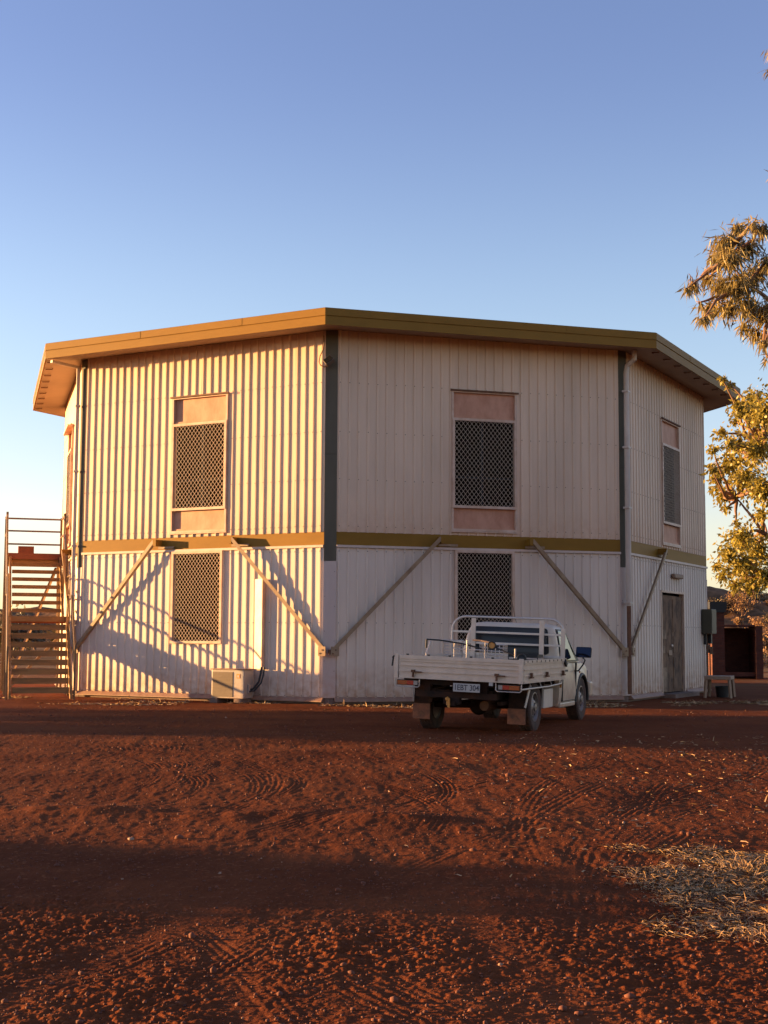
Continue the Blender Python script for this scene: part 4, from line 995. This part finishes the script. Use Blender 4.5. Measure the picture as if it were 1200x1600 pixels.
# ------------------------------------------------------------------ foliage
def leaves(C, Rr, n, ln, wd, rng, droop=.5, shell=.35, sq=(1, 1, 1), loose=False):
    C = np.asarray(C, float); Rr = np.asarray(Rr, float); k = rng.choice(len(C), n, p=Rr**2/np.sum(Rr**2))
    d = rng.normal(size=(n, 3)); d /= np.linalg.norm(d, axis=1)[:, None]
    rad = rng.uniform(shell**3, 1, n)**(1/3) if shell > .3 and not loose else np.minimum(np.abs(rng.normal(0, .62, n)), 1.5)
    P = C[k]+d*(rad*Rr[k])[:, None]*np.array(sq)
    a = rng.normal(size=(n, 3)); a[:, 2] -= droop*2.2; a += d*.8; a /= np.linalg.norm(a, axis=1)[:, None]
    b = rng.normal(size=(n, 3)); b -= a*np.sum(a*b, 1)[:, None]; b /= np.linalg.norm(b, axis=1)[:, None]
    c = np.cross(a, b)
    l_ = ln*rng.uniform(.6, 1.25, n)[:, None]; w_ = wd*rng.uniform(.7, 1.2, n)[:, None]
    V = np.stack([P, P+a*l_*.42+b*w_/2+c*w_*.15, P+a*l_+c*l_*.08, P+a*l_*.42-b*w_/2+c*w_*.15], 1).reshape(-1, 3)
    F = np.arange(n*4).reshape(-1, 4)
    return V, F
def limb(mb, p, q, r0, r1, rng, wob=.12, k=6):
    p = Vector(p); q = Vector(q); pts = []
    L_ = (q-p).length; ox = Vector(rng.normal(size=3))*wob*L_*.25
    for i in range(k+1):
        t = i/k; pts.append(p.lerp(q, t)+ox*math.sin(math.pi*t)+Vector(rng.normal(size=3))*wob*.05*L_*(1 if 0 < i < k else 0))
    mb.tube(pts, r0, 7, r2=r1); return pts
def px(x, y, D):      # point at depth D on the line of sight through a place in the photograph (used only to measure)
    u = (x-600); v = (y-800); f = 2117.6
    d = Vector((u/f, math.cos(PITCH)+v/f*math.sin(PITCH), math.sin(PITCH)-v/f*math.cos(PITCH))); return Vector((0, 0, EYE))+d*(D/d.y)
def tree(name, label, base, trunk_r, clumps, m, n, ln, wd, seed, forks, droop=.5, group=None, barkm=None, sq=(1, 1, 1)):
    rng = np.random.default_rng(seed); o = thing(name, label, 'tree', tuple(base), 0, group)
    B = Vector(base); mb = MB(); fk = []
    for f in forks:
        pts = limb(mb, (0, 0, -.15) if f[1] is None else fk[f[1]], Vector(f[0])-B, f[2], f[3], rng, .10); fk.append(Vector(f[0])-B)
    tips = [Vector(c[0])-B for c in clumps]
    for c, (cc, r) in zip(tips, clumps):
        j = min(range(len(fk)), key=lambda i: (fk[i]-c).length); limb(mb, fk[j], c, .035, .010, rng, .35)
        for q in range(4): limb(mb, c, c+Vector(rng.normal(size=3))*r*.55, .010, .003, rng, .3, 3)
    mb.build('trunk', barkm or M['bark'], o, smooth=60)
    V, F = leaves([tuple(c) for c in tips], [c[1] for c in clumps], n, ln, wd, rng, droop, sq=sq, loose=True)
    np_mesh('crown', V, F, m, o)
    return o
# broad-leaved tree at the right edge
rng = np.random.default_rng(5)
cl = []
for (x, y, r) in ((1178, 618, 20), (1158, 640, 16), (1195, 650, 28), (1150, 690, 22), (1126, 672, 12), (1182, 700, 30), (1140, 720, 28), (1120, 735, 14), (1165, 745, 26), (1195, 760, 26), (1130, 770, 16), (1190, 800, 12),
                  (1160, 835, 24), (1140, 862, 22), (1185, 860, 24), (1165, 885, 22), (1130, 895, 14), (1150, 912, 14), (1195, 895, 18), (1122, 880, 9), (1176, 915, 10),(1128,590,6),(1140,598,7),(1114,700,9),(1112,728,10),(1118,762,9),(1140,690,12),(1148,655,10),(1135,790,8),(1170,640,14),(1150,815,8),(1118,745,12)):
    cl.append((px(x, y, 22+rng.uniform(-.7, .7)), r/96.))
    if x > 1150: cl.append((px(x-4, y+rng.uniform(-10, 10), 22+rng.uniform(-1.6, 1.6)), r/96.))
for k in range(46):
    a = rng.uniform(-1.9, 1.9); rr = rng.uniform(.3, 2.1); zz = rng.uniform(2.6, 6.6)
    cl.append((Vector((8.35+rr*math.cos(a), 22+rr*math.sin(a)*1.1, zz)), rng.uniform(.25, .5)))
t0 = Vector((8.0, 22.3, 0))
tree('gum_tree', 'golden green broad leaved tree at the right edge beside the building, its crown reaching low', t0, .16, cl, M['leafA'], 64000, .088, .042, 11,
     [(Vector((7.9, 22.3, 1.6)), None, .16, .13), (Vector((7.55, 22.2, 2.4)), 0, .10, .07), (px(1192, 828, 22), 0, .05, .030), (px(1150, 775, 22), 2, .03, .012), (Vector((8.4, 22.2, 3.6)), 0, .11, .06), (Vector((8.3, 22.3, 5.2)), 4, .06, .03), (px(1185, 905, 22), 1, .05, .03), (px(1195, 700, 22), 4, .03, .015)], droop=.45)
# drooping gum, nearer
cl = []
for (x, y, r) in ((1130, 372, 22), (1118, 392, 18), (1140, 400, 26), (1165, 380, 22), (1150, 350, 16), (1175, 345, 12), (1190, 350, 14), (1105, 430, 14), (1082, 440, 14), (1072, 448, 8), (1125, 440, 22), (1150, 440, 28), (1180, 420, 26), (1110, 475, 16), (1100, 492, 12), (1135, 475, 22), (1165, 470, 24), (1190, 480, 24), (1160, 505, 12), (1180, 515, 14), (1195, 530, 12), (1092, 470, 7), (1200, 400, 20), (1198, 555, 7),
                  (1200, 75, 8), (1203, 105, 8), (1206, 270, 7)):
    cl.append((px(x, y, 16+rng.uniform(-.5, .5)), r/132.))
for k in range(26):
    a = rng.uniform(-2.2, 2.2); rr = rng.uniform(.2, 2.0); zz = rng.uniform(4.2, 8.6)
    cl.append((Vector((6.95+rr*math.cos(a)*.8, 16+rr*math.sin(a), zz)), rng.uniform(.18, .36)))
tree('gum_tree', 'taller gum tree with long drooping leaves reaching in above the roof at the right', Vector((6.9, 16.2, 0)), .2, cl, M['leafB'], 27000, .15, .019, 12,
     [(Vector((6.8, 16.2, 2.4)), None, .18, .14), (Vector((6.6, 16.1, 4.2)), 0, .12, .07), (px(1205, 470, 16), 1, .06, .03), (px(1165, 440, 16), 2, .03, .015), (px(1130, 400, 16), 3, .015, .008), (Vector((6.9, 16, 6.8)), 1, .08, .03), (Vector((7.4, 16, 5.2)), 1, .08, .03), (px(1235, 250, 16), 5, .03, .015), (px(1240, 90, 16), 7, .015, .01)], droop=1.0)

# scrub
def shrub(x, y, z, r, h, m, n, seed, label, group, ln=.16, wd=.07, name='shrub'):
    rng = np.random.default_rng(seed); o = thing(name, label, 'shrub', (x, y, z), 0, group)
    cs = []; rs = []
    for k in range(9):
        a = rng.uniform(0, 2*math.pi); q = rng.uniform(0, .62)*r; cs.append((q*math.cos(a), q*math.sin(a), h*rng.uniform(.35, .72))); rs.append(r*rng.uniform(.32, .5))
    V, F = leaves(cs, rs, n, ln, wd, rng, .0, .2, sq=(1, 1, min(1.0, h/(2*r)*1.3)))
    V[:, 2] = np.maximum(V[:, 2], .02)
    np_mesh('foliage', V, F, m, o)
    mb = MB()
    for c in cs[:6]: limb(mb, (0, 0, -.1), c, .035*r, .008*r, rng, .3, 4)
    mb.build('stem', M['bark'], o)
    return o
def hz(x, y):
    d = bpy.context.evaluated_depsgraph_get()
    h, loc, *_ = S.ray_cast(d, Vector((x, y, 60)), Vector((0, 0, -1))); return loc.z if h else 0
bpy.context.view_layer.update()
def on_hill(px_, D):
    x = (px_-600)/2117.6*D; return x, D, hz(x, D)
x, y, z = on_hill(1188, 70); shrub(x, y, z, 1.4, 2.2, M['leafD'], 2600, 71, 'large pale orange bush on the slope above the brick yard wall', None)
x, y, z = on_hill(1176, 96); shrub(x, y, z, 1.5, 2.2, M['leafS'], 2400, 72, 'dark rounded bush on the skyline at the right, right of the pinkish one', None)
x, y, z = on_hill(1160, 94); shrub(x, y, z, 1.3, 1.9, M['leafD'], 2000, 73, 'pinkish brown bush on the crest of the hill behind the chimney cap', None)
x, y, z = on_hill(1123, 95); shrub(x, y, z, 1.8, 1.4, M['leafS'], 2000, 74, 'low dark bush on the hill crest just right of the building wall', None)
rng = np.random.default_rng(8)
for k in range(60):
    D = rng.uniform(58, 104); P = rng.uniform(1115, 1235); x, y, z = on_hill(P, D)
    shrub(x, y, z, rng.uniform(.35, 1.1), rng.uniform(.4, 1.0), M['leafS'] if k % 2 else M['leafD'], 420, 100+k, 'small scrubby bush scattered on the stony hillside behind the yard wall', 'low scrub on the hillside', ln=.15, wd=.07)
# far scrub seen through the steps
for k in range(16):
    D = rng.uniform(75, 190); P = rng.uniform(-60, 135); x = (P-600)/2117.6*D
    shrub(x, D, hz(x, D), rng.uniform(1.0, 2.2), rng.uniform(1.6, 3.2), M['leafS'], 700, 200+k, 'distant dark green bush on the plain seen between the treads of the staircase', 'distant bushes beyond the staircase', ln=.4, wd=.2)
# trees standing left of the yard whose long shadows cross it
for k, (x, y, r, h, lab) in enumerate(((-20.0, 21.6, 2.1, 3.9, 'dense tall shrub left of the yard, nearest of the row level with the ute'), (-20.4, 24.2, 2.2, 4.3, 'tallest dense shrub left of the yard in the middle of its row'), (-20.2, 26.9, 2.1, 4.0, 'dense tall shrub left of the yard, last of its row before the building'),
                                 (-15.0, 9.65, 1.32, 1.15, 'dense lone shrub left of the yard closest to the camera'))):
    shrub(x, y, 0, r, h, M['leafS'], 20000, 300+k, lab, None, ln=.20, wd=.11, name='tall_shrub')

# ------------------------------------------------------------------ pebbles, straw
def pebbles(n, seed):
    rng = np.random.default_rng(seed)
    y = 4.2*np.exp(rng.uniform(0, 1, n)**1.15*math.log(26/4.2)); x = rng.uniform(-.34, .34, n)*y
    s = np.exp(rng.normal(math.log(.0032), .5, n))*(1+y*.045); s = np.clip(s, .002, .03)
    ico = bmesh.new(); bmesh.ops.create_icosphere(ico, subdivisions=1, radius=1); iv = np.array([v.co[:] for v in ico.verts]); fi = np.array([[v.index for v in f.verts] for f in ico.faces]); ico.free()
    z = ground_z(x, y)
    sc = s[:, None]*rng.uniform(.6, 1.3, (n, 3)); sc[:, 2] *= .75
    jit = 1+rng.uniform(-.22, .22, (n, len(iv), 1)); ang = rng.uniform(0, 6.28, n); ca, sa = np.cos(ang), np.sin(ang)
    P = iv[None]*jit*sc[:, None, :]; X = P[..., 0]*ca[:, None]-P[..., 1]*sa[:, None]; Y = P[..., 0]*sa[:, None]+P[..., 1]*ca[:, None]
    V = np.stack([X+x[:, None], Y+y[:, None], P[..., 2]+(z+s*.25)[:, None]], -1).reshape(-1, 3)
    F = (fi[None]+(np.arange(n)*len(iv))[:, None, None]).reshape(-1, 3)
    return V, F
V, F = pebbles(13000, 3)
np_mesh('pebbles', V, F, mat('red_pebble', (0.15, 0.048, 0.024), rough=.85, vscale=14, col2=(0.08, 0.024, 0.013)), kind='stuff')
V, F = pebbles(130, 4)
np_mesh('pale_stones', V, F, mat('pale_stone', (0.30, 0.18, 0.12), rough=.8, vscale=20, col2=(0.30, 0.18, 0.12)), kind='stuff')

def blades(P, ln, wd, up, rng):
    n = len(P); a = rng.normal(size=(n, 3)); a[:, 2] = np.abs(a[:, 2])*up+.04; a /= np.linalg.norm(a, axis=1)[:, None]
    b = np.cross(a, np.array([0, 0, 1.])+rng.normal(size=(n, 3))*.4); b /= np.linalg.norm(b, axis=1)[:, None]
    l_ = (ln*rng.uniform(.4, 1.4, n))[:, None]
    mid = P+a*l_*.55; tip = P+a*l_; tip[:, 2] -= l_[:, 0]*.15
    V = np.stack([P-b*wd/2, P+b*wd/2, mid+b*wd*.4, tip, mid-b*wd*.4], 1).reshape(-1, 3)
    F = np.arange(n*5).reshape(-1, 5); return V, F
rng = np.random.default_rng(21)
def straw_patch(name, n, gen, ln, wd, up, lift=.01):
    x, y = gen(n); P = np.stack([x, y, ground_z(x, y)+rng.uniform(0, lift, len(x))], 1); V, F = blades(P, ln, wd, up, rng); return np_mesh(name, V, F, M['straw'], kind='stuff')
def gen_right(n):
    x = rng.uniform(.9, 4.8, n*3); y = rng.uniform(5.1, 8.6, n*3)
    left = 1.36+.35*vnoise(x, y, .5, 60)*2+.10*(y-6.8)**2
    top = 7.95+.25*vnoise(x, y, .4, 61)*2; bot = 5.5+.35*vnoise(x, y, .5, 62)*2
    dens = vnoise(x, y, .35, 63)+.5*vnoise(x, y, .12, 64)
    edge = np.minimum(np.minimum(x-left, top-y), y-bot)
    k = (edge > -.15) & (dens+rng.uniform(-.25, .55, n*3) > .38-1.1*np.clip(edge, -.15, .35))
    return x[k][:n], y[k][:n]
straw_patch('dry_grass', 60000, gen_right, .048, .003, .13, .02)
def gen_tuft(n):
    cx_ = rng.choice([0, 1, 2, 3, 4, 5], n); C = np.array([(1.95, 7.4), (1.85, 6.2), (2.35, 7.7), (2.1, 6.9), (1.7, 5.75), (2.2, 6.4)])
    p = C[cx_]+rng.normal(size=(n, 2))*.09; return p[:, 0], p[:, 1]
straw_patch('grass_tufts', 1800, gen_tuft, .07, .003, .9)
def gen_base(n):
    x = rng.uniform(-10, 9, n*3); y = rng.uniform(23.5, 30, n*3)
    line = np.where(x < -1.1, 27.0-(x+1.1)*.53, 27.0+(x+1.1)*.29)
    d = line-y; k = (d > -.2) & (d < 1.6+1.2*(x < -4)) & (vnoise(x, y, .9, 70)+.5*vnoise(x, y, .3, 71) > -.05+.16*(x > -4)+.1*d)
    return x[k][:n], y[k][:n]
straw_patch('straw_litter', 18000, gen_base, .12, .012, .12)
def gen_bits(n):
    y = rng.uniform(7, 18, n*3); x = rng.uniform(-.3, .34, n*3)*y; k = (x > 1.2+rng.uniform(-1.5, 3, n*3)) ; return x[k][:n], y[k][:n]
straw_patch('straw_bits', 700, gen_bits, .06, .010, .15)
